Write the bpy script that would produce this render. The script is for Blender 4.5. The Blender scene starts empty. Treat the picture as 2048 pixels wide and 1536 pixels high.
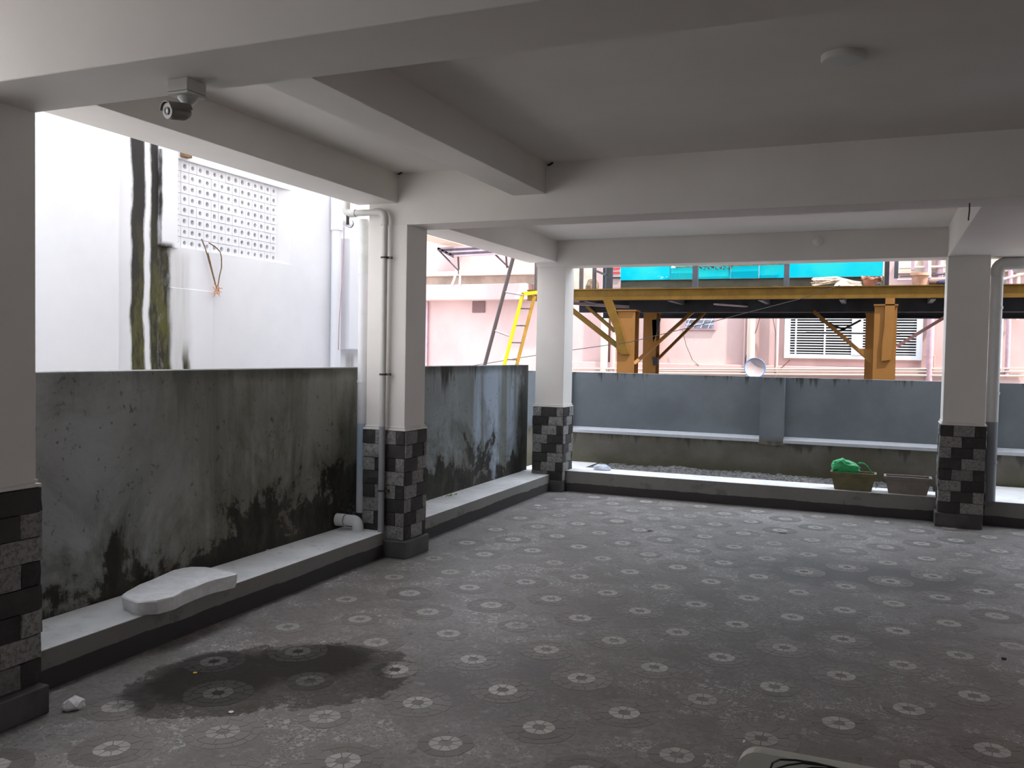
import bpy, bmesh, math, random
from mathutils import Vector, Matrix, noise as mnoise
R = random.Random(7)
SC = bpy.context.scene
COL = SC.collection

# ------------------------------------------------------------------ camera
H = 1.55
FPX = 1747.227
F = Vector((-0.38721809, 0.92131712, -0.03516972))
RT = Vector((0.92149203, 0.38797927, 0.01801449))
UP = Vector((-0.03024218, 0.02543308, 0.99921898))
cam = bpy.data.objects.new('camera', bpy.data.cameras.new('camera'))
COL.objects.link(cam)
m = Matrix((RT, UP, -F)).transposed().to_4x4()
m.translation = (0, 0, H)
cam.matrix_world = m
cam.data.sensor_width = 36
cam.data.lens = FPX / 2048 * 36
cam.data.clip_start = 0.05
cam.data.clip_end = 200
SC.camera = cam

# ------------------------------------------------------------------ world and light
W = bpy.data.worlds.new('sky'); SC.world = W
W.use_nodes = True
bgn = W.node_tree.nodes['Background']
bgn.inputs[0].default_value = (0.80, 0.88, 1.0, 1)
bgn.inputs[1].default_value = 4.2
sun = bpy.data.objects.new('sun', bpy.data.lights.new('sun', 'SUN'))
COL.objects.link(sun)
sun.data.energy = 10.5
sun.data.angle = math.radians(1.0)
sun.data.color = (1.0, 0.95, 0.87)
SUNDIR = Vector((-0.55, 0.20, -1.0)).normalized()      # direction the light travels
sun.rotation_euler = SUNDIR.to_track_quat('-Z', 'Y').to_euler()
sun.location = (0, -6, 14)
SC.view_settings.view_transform = 'Standard'
SC.view_settings.look = 'None'
SC.view_settings.gamma = 1
SC.view_settings.exposure = 0.0
SC.view_settings.use_curve_mapping = False
try:
    SC.cycles.use_denoising = True
    SC.cycles.max_bounces = 10
    SC.cycles.diffuse_bounces = 7
    SC.cycles.glossy_bounces = 3
    SC.cycles.sample_clamp_indirect = 8
    SC.cycles.caustics_reflective = False
    SC.cycles.caustics_refractive = False
except Exception:
    pass

# ------------------------------------------------------------------ pixel rays -> points on real planes
def ray(u, v): return F + RT * ((u - 1024) / FPX) - UP * ((v - 768) / FPX)
def on_y(u, v, y):
    r = ray(u, v); t = y / r.y
    return Vector((t * r.x, y, H + t * r.z))
def on_x(u, v, x):
    r = ray(u, v); t = x / r.x
    return Vector((x, t * r.y, H + t * r.z))
def on_z(u, v, z):
    r = ray(u, v); t = (z - H) / r.z
    return Vector((t * r.x, t * r.y, z))

# ------------------------------------------------------------------ material helper
class NT:
    def __init__(s, name, rough=0.6, spec=0.35):
        s.m = bpy.data.materials.new(name); s.m.use_nodes = True
        s.t = s.m.node_tree; s.b = s.t.nodes['Principled BSDF']
        s.b.inputs['Roughness'].default_value = rough
        s.b.inputs['Specular IOR Level'].default_value = spec
        s.pos = s.t.nodes.new('ShaderNodeNewGeometry').outputs['Position']
    def n(s, typ, **kw):
        nd = s.t.nodes.new(typ)
        for k, v in kw.items(): setattr(nd, k, v)
        return nd
    def ln(s, a, b): s.t.links.new(a, b)
    def inp(s, sock, v):
        if hasattr(v, 'is_linked') or isinstance(v, bpy.types.NodeSocket): s.ln(v, sock)
        elif isinstance(v, (tuple, list)):
            sock.default_value = (*v, 1) if len(v) == 3 and len(sock.default_value) == 4 else v
        else: sock.default_value = v
    def math(s, op, a, b=0.0, c=0.0, clamp=False):
        nd = s.n('ShaderNodeMath', operation=op, use_clamp=clamp)
        for i, v in enumerate((a, b, c)): s.inp(nd.inputs[i], v)
        return nd.outputs[0]
    def xyz(s):
        nd = s.n('ShaderNodeSeparateXYZ'); s.ln(s.pos, nd.inputs[0]); return nd.outputs
    def noise(s, scale, detail=5, rough=.6, stretch=None, dist=0.0, off=(0, 0, 0)):
        v = s.pos
        if stretch or off != (0, 0, 0):
            mp = s.n('ShaderNodeMapping'); s.ln(v, mp.inputs[0])
            mp.inputs['Scale'].default_value = stretch or (1, 1, 1)
            mp.inputs['Location'].default_value = off
            v = mp.outputs[0]
        nd = s.n('ShaderNodeTexNoise'); s.ln(v, nd.inputs['Vector'])
        nd.inputs['Scale'].default_value = scale; nd.inputs['Detail'].default_value = detail
        nd.inputs['Roughness'].default_value = rough; nd.inputs['Distortion'].default_value = dist
        return nd.outputs[0]
    def vor(s, scale, feature='DISTANCE_TO_EDGE', out='Distance', stretch=None):
        v = s.pos
        if stretch:
            mp = s.n('ShaderNodeMapping'); s.ln(v, mp.inputs[0]); mp.inputs['Scale'].default_value = stretch
            v = mp.outputs[0]
        nd = s.n('ShaderNodeTexVoronoi', feature=feature); s.ln(v, nd.inputs['Vector'])
        nd.inputs['Scale'].default_value = scale
        return nd.outputs[out]
    def step(s, v, a, b, lo=0.0, hi=1.0):
        nd = s.n('ShaderNodeMapRange', interpolation_type='SMOOTHSTEP')
        s.inp(nd.inputs[0], v)
        for i, x in ((1, a), (2, b), (3, lo), (4, hi)): s.inp(nd.inputs[i], x)
        return nd.outputs[0]
    def mix(s, f, a, b, blend='MIX'):
        nd = s.n('ShaderNodeMix', data_type='RGBA', blend_type=blend)
        s.inp(nd.inputs[0], f); s.inp(nd.inputs[6], a); s.inp(nd.inputs[7], b)
        return nd.outputs[2]
    def col(s, c): s.inp(s.b.inputs['Base Color'], c)
    def rough(s, v): s.inp(s.b.inputs['Roughness'], v)
    def bump(s, h, strength=.3, dist=.01):
        nd = s.n('ShaderNodeBump'); s.ln(h, nd.inputs['Height'])
        nd.inputs['Strength'].default_value = strength; nd.inputs['Distance'].default_value = dist
        s.ln(nd.outputs[0], s.b.inputs['Normal'])
    def rnd(s): return s.n('ShaderNodeObjectInfo').outputs['Random']

def simple(name, c, rough=.6, var=.12, scale=6, bs=60, bst=.1, spec=.35, metal=0, objvar=0):
    t = NT(name, rough, spec)
    n = t.noise(scale, 4)
    f = t.step(n, .3, .7)
    a = tuple(x * (1 - var) for x in c); b = tuple(min(1, x * (1 + var)) for x in c)
    cc = t.mix(f, a, b)
    if objvar:
        cc = t.mix(1.0, cc, t.mix(t.rnd(), (1 - objvar,) * 3, (1 + objvar * .5,) * 3), 'MULTIPLY')
    t.col(cc)
    t.b.inputs['Metallic'].default_value = metal
    if bst: t.bump(t.noise(bs, 3), bst, .004)
    return t.m

M = {}
def build_materials():
    # white paint of the carport
    t = NT('white_paint', .62, .3)
    t.col(t.mix(t.step(t.noise(.9, 4), .3, .75), (.73, .69, .645), (.80, .765, .725)))
    t.bump(t.noise(35, 5), .06, .004); M['paint'] = t.m
    # facade paint with moss streaks
    t = NT('neighbour_plaster', .7, .2)
    x, y, z = t.xyz()
    base = t.mix(t.step(t.noise(.7, 5), .35, .7), (.78, .78, .81), (.86, .86, .88))
    wob = t.math('MULTIPLY', t.math('SUBTRACT', t.noise(.9, 3, stretch=(1, .2, 1)), .5), .16)
    fine = t.math('MULTIPLY', t.math('SUBTRACT', t.noise(16, 6, .7, stretch=(1, 1, .25)), .5), .05)
    yy = t.math('ADD', t.math('ADD', y, wob), fine)
    def band(c, w, soft, z0, z1, taper=0.02):
        d = t.math('ABSOLUTE', t.math('SUBTRACT', yy, c))
        a = t.step(d, w, w + soft, 1, 0)
        return t.math('MULTIPLY', a, t.math('MULTIPLY', t.step(z, z0, z0 + .05), t.step(z, z1 - taper, z1 + .03, 1, 0)))
    s1 = band(5.40, .055, .03, -1, 3.36)
    s2 = band(5.575, .03, .03, -1, 3.30)
    s3 = band(5.66, .06, .06, -1, 2.42)
    s4 = band(5.925, .02, .04, -1, 1.62, .25)
    s5 = t.math('MULTIPLY', band(5.80, .10, .14, -1, 2.4, .1), t.math('MULTIPLY', t.noise(9, 5, stretch=(1, 2.5, .15)), .65))
    brk = t.step(t.noise(14, 6, .75, stretch=(1, 1, .35)), .2, .5, .55, 1)
    mos = t.math('MAXIMUM', t.math('MAXIMUM', s1, s2), t.math('MAXIMUM', t.math('MULTIPLY', s3, brk), t.math('MULTIPLY', s4, brk)))
    mc = t.mix(t.step(z, 1.6, 2.9), t.mix(t.step(t.noise(11, 6, .7, stretch=(1, 1, .3)), .4, .6), (.018, .016, .006), (.085, .080, .012)), (.014, .011, .008))
    c = t.mix(s5, base, (.33, .31, .25))
    c = t.mix(t.math('MULTIPLY', mos, .97), c, mc)
    st = band(8.52, .06, .06, -1, 1.53, .1)
    c = t.mix(t.math('MULTIPLY', st, t.noise(12, 4, stretch=(1, 3, .2))), c, (.2, .17, .12))
    t.col(c); t.bump(t.noise(30, 4), .08, .004); M['facade'] = t.m
    # stained boundary wall at left
    t = NT('stained_cement_wall', .82, .25)
    x, y, z = t.xyz()
    n1 = t.noise(1.5, 9, .68, dist=.4); n2 = t.noise(5.5, 7, .7, stretch=(1, 1, .5)); n3 = t.noise(22, 5, .7)
    stk = t.noise(1.5, 8, .66, stretch=(1, 1.6, .30), dist=.6)
    thin = t.noise(5.5, 7, .62, stretch=(1, 1.6, .10), dist=.3)
    stk2 = t.noise(1.7, 6, .6, stretch=(1, 2.0, .12), off=(3, 5, 0), dist=.2)
    blob = t.noise(1.1, 8, .7, off=(0, 4.3, 2.2))
    far = t.step(y, 5.6, 7.2)
    base = t.mix(t.step(stk, .38, .62), (.17, .165, .13), (.33, .325, .285))
    base = t.mix(t.math('MULTIPLY', t.step(thin, .52, .66), .35), base, (.16, .165, .12))
    base = t.mix(t.step(blob, .50, .66), base, (.23, .235, .20))
    near = t.step(t.math('ADD', y, t.math('MULTIPLY', t.math('SUBTRACT', blob, .5), 2.0)), 3.2, 4.6, 1, 0)
    base = t.mix(near, base, t.mix(t.step(n1, .35, .65), (.26, .27, .26), (.42, .435, .43)))
    blue = t.mix(t.step(stk2, .42, .60), (.20, .215, .20), (.40, .47, .56))
    blue = t.mix(t.step(y, 7.4, 8.2, 1, 0), blue, t.mix(t.step(n1, .3, .7), (.22, .24, .235), (.34, .37, .38)))
    base = t.mix(far, base, blue)
    # dark damp growth rising from the foot
    lvl = t.math('ADD', .22, t.math('MULTIPLY', t.step(y, 3.2, 5.0), .50))
    lvl = t.math('SUBTRACT', lvl, t.math('MULTIPLY', t.step(y, 5.9, 6.6), .20))
    h = t.math('ADD', z, t.math('MULTIPLY', t.math('SUBTRACT', n1, .5), 1.9))
    h = t.math('ADD', h, t.math('MULTIPLY', t.math('SUBTRACT', n2, .5), .75))
    h = t.math('ADD', h, t.math('MULTIPLY', t.math('SUBTRACT', stk, .5), .8))
    damp = t.step(t.math('SUBTRACT', h, lvl), -.05, .07, 1, 0)
    damp2 = t.math('MULTIPLY', t.step(t.math('SUBTRACT', h, lvl), .0, .42, 1, 0), .55)
    dcol = t.mix(t.step(n2, .4, .65), (.020, .018, .013), (.055, .050, .038))
    pn = t.noise(3.0, 7, .75, off=(0, 2.2, 1), dist=.3)
    peel = t.math('MULTIPLY', t.step(pn, .58, .62), t.step(z, .75, 1.0, 1, 0))
    dcol = t.mix(t.math('MULTIPLY', peel, .8), dcol, t.mix(n3, (.13, .10, .085), (.22, .20, .165)))
    c = t.mix(damp2, base, (.10, .098, .070))
    c = t.mix(t.math('MULTIPLY', damp, .93), c, dcol)
    # runs down from the coping
    rn = t.math('ADD', t.noise(2.0, 7, .62, stretch=(1, 2.0, .16), off=(1, 3.1, 0), dist=.4), t.math('MULTIPLY', t.math('SUBTRACT', z, 1.42), .30))
    run = t.math('MULTIPLY', t.step(rn, .50, .60), t.step(y, 4.4, 7.8, .30, .95))
    c = t.mix(run, c, (.035, .034, .025))
    topd = t.math('MULTIPLY', t.step(t.math('ADD', z, t.math('MULTIPLY', t.math('SUBTRACT', n2, .5), .12)), 1.31, 1.40), t.step(y, 3.4, 5.0, .15, .6))
    c = t.mix(topd, c, (.05, .05, .038))
    edge = t.math('MULTIPLY', t.step(t.math('ADD', y, t.math('MULTIPLY', t.math('SUBTRACT', n2, .5), .5)), 9.15, 9.35), .9)
    c = t.mix(edge, c, (.025, .023, .018))
    blot = t.step(t.math('ADD', n3, t.math('MULTIPLY', n2, .5)), .86, .95)
    c = t.mix(t.math('MULTIPLY', blot, .6), c, (.05, .05, .03))
    t.col(c)
    t.bump(t.math('ADD', t.math('MULTIPLY', n3, .5), t.math('ADD', n2, t.math('MULTIPLY', damp, -.3))), .45, .012); M['leftwall'] = t.m
    # painted cement wall at the back
    t = NT('blue_grey_wall', .75, .25)
    x, y, z = t.xyz()
    n1 = t.noise(1.3, 7, .6); n2 = t.noise(6, 6, .7); st = t.noise(3.2, 6, .65, stretch=(2.2, 1, .12))
    up = t.mix(t.step(n1, .35, .65), (.155, .178, .195), (.20, .23, .25))
    lo = t.mix(t.step(n1, .35, .68), (.115, .105, .080), (.18, .172, .15))
    f = t.step(t.math('ADD', z, t.math('MULTIPLY', t.math('SUBTRACT', n2, .5), .12)), .57, .64)
    c = t.mix(f, lo, up)
    run = t.step(t.math('ADD', st, t.math('MULTIPLY', t.math('SUBTRACT', z, 1.32), .9)), .50, .60)
    c = t.mix(t.math('MULTIPLY', run, .85), c, (.05, .052, .045))
    run2 = t.math('MULTIPLY', t.step(t.math('ADD', st, t.math('MULTIPLY', t.math('SUBTRACT', z, .58), 1.1)), .45, .56), t.step(z, .57, .60, 1, 0))
    c = t.mix(t.math('MULTIPLY', run2, .8), c, (.06, .058, .05))
    foot = t.step(t.math('ADD', z, t.math('MULTIPLY', t.math('SUBTRACT', n2, .5), .3)), .2, .38, .6, 0)
    c = t.mix(foot, c, (.10, .10, .055))
    t.col(c); t.bump(t.math('ADD', n2, t.noise(40, 4)), .2, .006); M['backwall'] = t.m
    t = NT('sill_cement', .8, .2); t.col(t.mix(t.noise(14, 5), (.45, .48, .52), (.62, .64, .66))); M['sill'] = t.m
    # curb concrete with a dark painted skirting band on its face
    t = NT('curb_concrete', .8, .3)
    x, y, z = t.xyz()
    n1 = t.noise(2.2, 7, .65); n2 = t.noise(12, 6, .7)
    c = t.mix(t.step(n1, .3, .7), (.66, .65, .64), (.84, .83, .82))
    c = t.mix(t.math('MULTIPLY', t.step(n2, .55, .7), .5), c, (.40, .39, .35))
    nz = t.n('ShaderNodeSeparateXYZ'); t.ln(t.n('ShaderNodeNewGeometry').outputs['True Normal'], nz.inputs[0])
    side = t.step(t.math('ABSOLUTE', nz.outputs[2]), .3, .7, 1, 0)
    c = t.mix(side, c, t.mix(n1, (.19, .18, .165), (.29, .28, .27)))  # top left paler than the faces, overhead light painted into the colour
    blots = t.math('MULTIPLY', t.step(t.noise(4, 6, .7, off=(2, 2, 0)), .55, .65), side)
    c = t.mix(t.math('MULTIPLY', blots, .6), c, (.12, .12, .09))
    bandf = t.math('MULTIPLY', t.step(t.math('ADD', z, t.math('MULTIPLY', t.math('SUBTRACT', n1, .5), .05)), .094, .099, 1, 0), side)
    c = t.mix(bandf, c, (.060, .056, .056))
    t.col(c); t.bump(t.math('ADD', n2, t.noise(60, 4)), .3, .006); M['curb'] = t.m
    # floor: crazed broken-stone paving, with damp patches
    t = NT('mosaic_floor', .5, .5)
    x, y, z = t.xyz()
    n1 = t.noise(.8, 6, .6); n2 = t.noise(4, 7, .7); n3 = t.noise(40, 4, .7)
    cell = t.vor(55, 'F1', 'Color'); cs = t.n('ShaderNodeSeparateColor'); t.ln(cell, cs.inputs[0])
    c = t.mix(t.step(n1, .35, .65), (.175, .155, .142), (.25, .228, .222))
    c = t.mix(t.math('MULTIPLY', t.step(cs.outputs[0], .1, .95), .55), c, (.13, .118, .105))
    ed = t.step(t.vor(55), .0, .10, 1, 0)
    dusty = t.step(t.noise(1.9, 7, .75, off=(4, 1, 0)), .46, .60)
    c = t.mix(t.math('MULTIPLY', ed, t.math('MULTIPLY', dusty, .8)), c, (.46, .45, .44))
    spk = t.math('MULTIPLY', t.step(cs.outputs[1], .88, .93), dusty)
    c = t.mix(t.math('MULTIPLY', spk, .7), c, (.52, .50, .49))
    c = t.mix(t.math('MULTIPLY', t.step(t.noise(9, 5, .7, stretch=(1.6, .7, 1), off=(1, 7, 0)), .63, .70), .7), c, (.065, .06, .05))
    def patch(px, py, rx, ry, rot, amp=.35, soft=.10, ns=None):
        ca, sa = math.cos(rot), math.sin(rot)
        dx = t.math('SUBTRACT', x, px); dy = t.math('SUBTRACT', y, py)
        a = t.math('DIVIDE', t.math('ADD', t.math('MULTIPLY', dx, ca), t.math('MULTIPLY', dy, sa)), rx)
        b = t.math('DIVIDE', t.math('SUBTRACT', t.math('MULTIPLY', dy, ca), t.math('MULTIPLY', dx, sa)), ry)
        d = t.math('SQRT', t.math('ADD', t.math('MULTIPLY', a, a), t.math('MULTIPLY', b, b)))
        d = t.math('ADD', d, t.math('MULTIPLY', t.math('SUBTRACT', ns or n2, .5), amp * 2))
        return t.step(d, 1 - soft, 1 + soft, 1, 0)
    wn = t.math('ADD', t.math('MULTIPLY', n2, .6), t.math('MULTIPLY', t.noise(16, 6, .75), .4))
    wet = t.math('MAXIMUM', patch(-2.74, 3.22, .40, .50, -.3, .55, .04, wn), patch(-2.42, 3.50, .42, .42, .6, .55, .05, wn))
    core = t.math('MAXIMUM', patch(-2.82, 3.22, .28, .36, -.3, .45, .25, wn), patch(-2.58, 3.58, .30, .27, .6, .45, .25, wn))
    dark = patch(-.05, 6.7, .85, .42, .1, 1.0, .5)
    dark2 = patch(-1.55, 3.75, .60, .45, .4, 1.0, .5)
    dark3 = patch(-.55, 5.2, 1.0, 1.1, .4, .9, .7)
    dk = t.math('MAXIMUM', t.math('MAXIMUM', dark, t.math('MULTIPLY', dark2, .6)), t.math('MULTIPLY', dark3, .45))
    c = t.mix(t.math('MULTIPLY', dk, .84), c, (.055, .05, .045))
    c = t.mix(t.math('MULTIPLY', wet, .66), c, t.mix(t.step(cs.outputs[0], .1, .9), (.030, .027, .022), (.085, .08, .07)))
    c = t.mix(t.math('MULTIPLY', core, .85), c, (.018, .015, .011))
    pale_patch = t.math('MULTIPLY', patch(1.35, 5.2, .7, 1.3, .1, .9, .4), .35)  # soft pale patch toward the right edge
    c = t.mix(pale_patch, c, (.40, .39, .38))
    t.col(c)
    t.rough(t.math('SUBTRACT', t.math('ADD', .42, t.math('MULTIPLY', n2, .22)), t.math('MULTIPLY', wet, -.15)))
    t.bump(t.math('ADD', t.math('MULTIPLY', ed, -.5), t.math('ADD', n3, t.math('MULTIPLY', n2, .5))), .22, .005); M['floor'] = t.m
    t.inp(t.b.inputs['Specular IOR Level'], t.step(wet, 0, 1, .5, .12))
    WETARGS = [(-2.78, 3.22, .38, .46, -.3, .25, .10), (-2.48, 3.52, .36, .36, .6, .25, .10)]
    def ringmat(name, c0, c1, worn, dusto):
        t2 = NT(name, .5, .45)
        x2, y2, z2 = t2.xyz()
        nn = t2.noise(4, 7, .7)
        def patch2(px, py, rx, ry, rot, amp, soft):
            ca, sa = math.cos(rot), math.sin(rot)
            dx = t2.math('SUBTRACT', x2, px); dy = t2.math('SUBTRACT', y2, py)
            a = t2.math('DIVIDE', t2.math('ADD', t2.math('MULTIPLY', dx, ca), t2.math('MULTIPLY', dy, sa)), rx)
            b = t2.math('DIVIDE', t2.math('SUBTRACT', t2.math('MULTIPLY', dy, ca), t2.math('MULTIPLY', dx, sa)), ry)
            d = t2.math('SQRT', t2.math('ADD', t2.math('MULTIPLY', a, a), t2.math('MULTIPLY', b, b)))
            d = t2.math('ADD', d, t2.math('MULTIPLY', t2.math('SUBTRACT', nn, .5), amp * 2))
            return t2.step(d, 1 - soft, 1 + soft, 1, 0)
        wt = t2.math('MAXIMUM', patch2(*WETARGS[0]), patch2(*WETARGS[1]))
        c = t2.mix(t2.rnd(), c0, c1)
        c = t2.mix(t2.math('MULTIPLY', t2.step(t2.noise(26, 5, .7), .45, .7), .35), c, worn)
        c = t2.mix(t2.math('MULTIPLY', t2.step(t2.noise(1.1, 5, .6, off=(9, 3, 0)), .40, .66), dusto), c, (.22, .205, .19))
        c = t2.mix(t2.math('MULTIPLY', wt, .85), c, tuple(v * .19 for v in c0))
        t2.inp(t2.b.inputs['Specular IOR Level'], t2.step(wt, 0, 1, .45, .12))
        t2.col(c); t2.bump(t2.noise(50, 4), .2, .003)
        return t2.m
    M['ring'] = ringmat('pale_floor_stone', (.40, .39, .365), (.52, .505, .48), (.30, .28, .25), .42)
    M['dring'] = ringmat('dark_floor_stone', (.145, .130, .120), (.195, .175, .165), (.11, .10, .09), .85)
    # cladding stones
    for nm, c0, c1 in (('stone_dark', (.030, .027, .026), (.060, .055, .050)), ('stone_light', (.21, .20, .19), (.33, .315, .30))):
        t = NT(nm, .8, .35)
        c = t.mix(t.rnd(), c0, c1)
        n = t.noise(45, 6, .75)
        c = t.mix(t.step(n, .42, .66), c, tuple(v * (.55 if nm == 'stone_light' else 1.9) for v in c0))
        t.col(c); t.bump(t.math('ADD', n, t.noise(14, 5, .7)), .55, .010); M[nm] = t.m
    t = NT('split_mortar', .85, .2); t.col(t.mix(t.noise(30, 5), (.11, .10, .095), (.20, .19, .18))); t.bump(t.noise(50, 4), .3, .005); M['mortar'] = t.m
    M['plinth'] = simple('plinth_paint', (.085, .080, .078), .6, .25, 5, 40, .2)
    # pvc pipes, with the lower part painted
    for nm, c0, c1, z0 in (('pvc', (.60, .58, .55), (.30, .30, .31), .985), ('pvc_blue', (.74, .73, .74), (.46, .57, .68), .985), ('pvc_right', (.55, .54, .52), (.24, .25, .27), .985)):
        t = NT(nm, .42, .45); x, y, z = t.xyz()
        f = t.step(z, z0 - .004, z0 + .004)
        cc = t.mix(f, t.mix(t.step(z, .35, .75), tuple(v * .95 + .05 for v in c0) if nm == 'pvc_blue' else c1, c1), c0)
        cc = t.mix(t.math('MULTIPLY', t.step(t.noise(9, 5, .7), .55, .75), .25), cc, (.30, .28, .23))
        t.col(cc); M[nm] = t.m
    M['pvc_white'] = simple('pvc_white', (.72, .72, .70), .4, .08, 8, 0, 0, .45)
    M['clamp'] = simple('rusty_clamp', (.10, .085, .07), .6, .3, 30, 0, 0, .4, .5)
    M['cam_white'] = simple('camera_plastic', (.50, .49, .46), .4, .05, 8, 0, 0, .5)
    M['cam_dark'] = simple('camera_shell', (.20, .185, .165), .35, .05, 8, 0, 0, .5)
    M['black'] = simple('black_plastic', (.015, .015, .016), .35, .1, 8, 0, 0, .5)
    M['glass'] = simple('lens_glass', (.55, .58, .52), .1, .05, 8, 0, 0, .8)
    M['lamp'] = simple('lamp_plastic', (.66, .65, .62), .4, .03, 8, 0, 0, .4)
    # rough slab
    t = NT('rough_slab', .85, .25); n = t.noise(14, 8, .72)
    t.col(t.mix(t.step(n, .35, .68), (.76, .75, .74), (.90, .89, .89))); t.bump(t.math('ADD', n, t.noise(60, 5)), .5, .012); M['slab'] = t.m
    t = NT('rubble', .9, .2); n = t.noise(24, 7, .75)
    t.col(t.mix(t.step(n, .35, .66), (.06, .057, .052), (.24, .235, .23))); t.bump(n, .6, .015); M['rubble'] = t.m
    M['powder'] = simple('white_powder', (.66, .70, .82), .9, .08, 20, 50, .3)
    M['pot_olive'] = simple('olive_planter', (.17, .15, .075), .55, .15, 10, 60, .1)
    M['pot_beige'] = simple('beige_planter', (.24, .205, .18), .55, .12, 12, 60, .1)
    t = NT('green_plastic', .35, .5); n = t.noise(22, 5, .6, stretch=(1, 1, 3))
    t.col(t.mix(n, (.01, .24, .06), (.04, .62, .20))); t.bump(n, .5, .01)
    t.b.inputs['Transmission Weight'].default_value = .0; t.b.inputs['Subsurface Weight'].default_value = .15
    M['bag'] = t.m
    M['weed'] = simple('weed_leaf', (.16, .26, .05), .6, .3, 30, 0, 0)
    M['yellow'] = simple('yellow_scrap', (.70, .50, .03), .6, .2, 30, 0, 0)
    M['chip'] = simple('white_chip', (.75, .74, .74), .7, .1, 30, 0, 0)
    M['twig'] = simple('dry_twig', (.20, .13, .07), .8, .3, 30, 0, 0)
    M['straw'] = simple('dry_straw', (.62, .50, .40), .8, .25, 40, 0, 0, objvar=.2)
    M['orange'] = simple('orange_fibre', (.60, .30, .14), .8, .25, 40, 0, 0)
    M['chair'] = simple('chair_plastic', (.60, .59, .53), .45, .06, 6, 0, 0)
    # outside
    t = NT('pink_plaster', .75, .2); x, y, z = t.xyz(); n = t.noise(.9, 6, .6, stretch=(1, 1, .6))
    c = t.mix(t.step(n, .35, .68), (.52, .36, .345), (.61, .44, .415))
    c = t.mix(t.math('MULTIPLY', t.step(t.noise(2.2, 6, .7, stretch=(1.5, 1, .15)), .55, .75), .5), c, (.44, .33, .28))
    t.col(c); t.bump(t.noise(20, 4), .1, .01); M['pink'] = t.m
    t = NT('cream_trim', .7, .2); t.col(t.mix(t.noise(3, 5), (.56, .45, .37), (.62, .55, .49))); M['cream'] = t.m
    t = NT('grille_brick', .85, .2); t.col(t.mix(t.noise(25, 4), (.12, .07, .07), (.27, .17, .17))); M['ventdark'] = t.m
    M['soffit'] = simple('stained_soffit', (.60, .49, .40), .8, .2, 3, 0, 0)
    # mustard steel
    t = NT('mustard_steel', .6, .15); n = t.noise(5, 7, .7)
    c = t.mix(t.step(n, .35, .65), (.115, .062, .009), (.155, .088, .015))
    c = t.mix(t.math('MULTIPLY', t.step(t.noise(9, 6, .75, stretch=(.5, 1, 1.6)), .58, .68), .7), c, (.10, .06, .03))
    t.col(c); M['mustard'] = t.m
    t = NT('brown_steel', .6, .12); n = t.noise(4, 6, .7)
    t.col(t.mix(n, (.20, .095, .026), (.27, .13, .04))); M['brown'] = t.m
    M['pinksteel'] = simple('mauve_steel', (.30, .16, .14), .5, .15, 5, 0, 0)
    M['yellowp'] = simple('yellow_ladder_paint', (.85, .55, .01), .45, .08, 8, 0, 0)
    M['ladder_ochre'] = simple('ochre_ladder_tone', (.42, .24, .04), .5, .15, 8, 0, 0)  # darker ochre tone of the rear rail
    M['pole'] = simple('grey_pole_steel', (.07, .055, .055), .5, .1, 8, 0, 0)
    M['darksteel'] = simple('dark_steel', (.022, .022, .026), .55, .3, 4, 0, 0)
    M['greysteel'] = simple('slate_steel', (.055, .06, .075), .5, .2, 4, 0, 0)
    t = NT('cyan_sheet', .7, .05); x, y, z = t.xyz(); n = t.noise(1.6, 4)
    c = t.mix(t.step(n, .35, .65), (.0, .42, .56), (.02, .48, .50))
    ch = t.math('MULTIPLY', t.step(t.noise(12, 8, .8, stretch=(.8, 1, 1.8)), .60, .66), t.math('MULTIPLY', t.step(x, -3.2, -2.9), t.step(x, -2.75, -2.45, 1, 0)))
    ch = t.math('MULTIPLY', ch, t.step(z, 2.72, 2.80, 1, 0))
    c = t.mix(ch, c, (.75, .80, .78))
    t.col(c); M['cyan'] = t.m
    t = NT('stained_kerb', .85, .2); t.col(t.mix(t.noise(6, 6, .7), (.05, .045, .03), (.13, .12, .09))); M['kerbdark'] = t.m
    M['white_frame'] = simple('white_window_frame', (.80, .82, .88), .5, .04, 5, 0, 0)
    M['slat'] = simple('white_slat', (.72, .73, .74), .5, .04, 5, 0, 0)
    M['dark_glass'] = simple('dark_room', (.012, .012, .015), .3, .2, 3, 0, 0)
    M['grey_glass'] = simple('frosted_pane', (.22, .23, .28), .3, .3, 9, 0, 0)
    M['terra'] = simple('terracotta', (.42, .17, .11), .75, .2, 12, 0, 0)
    M['terra2'] = simple('terracotta_light', (.60, .34, .24), .75, .15, 12, 0, 0)
    M['cloth'] = simple('white_sheet', (.82, .80, .76), .8, .1, 12, 0, 0)
    M['bluecloth'] = simple('dark_blue_wrap', (.03, .025, .07), .6, .2, 12, 0, 0)
    M['brownpipe'] = simple('brown_pipe_plastic', (.16, .09, .07), .5, .2, 12, 0, 0)
    M['awning'] = simple('mauve_awning_metal', (.07, .045, .06), .5, .25, 6, 0, 0)
    M['awning_l'] = simple('pale_awning_metal', (.34, .27, .30), .5, .15, 6, 0, 0)
    M['rust'] = simple('rusted_mass', (.16, .11, .07), .9, .4, 12, 40, .4)
    M['redp'] = simple('red_lettering', (.75, .03, .05), .6, .05, 8, 0, 0)
    M['dish'] = simple('dish_white', (.36, .30, .31), .5, .05, 8, 0, 0)
    M['dishrim'] = simple('dish_blue_rim', (.05, .20, .50), .5, .05, 8, 0, 0)
    M['ground'] = simple('alley_concrete', (.68, .66, .64), .85, .15, 1.2, 30, .2)
    M['yard'] = simple('yard_concrete', (.46, .43, .40), .9, .25, 2, 30, .3)
    M['cable'] = simple('black_cable', (.02, .02, .02), .5, 0, 8, 0, 0)
    M['pinkpipe'] = simple('mauve_pipe', (.48, .32, .36), .5, .1, 8, 0, 0)
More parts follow.
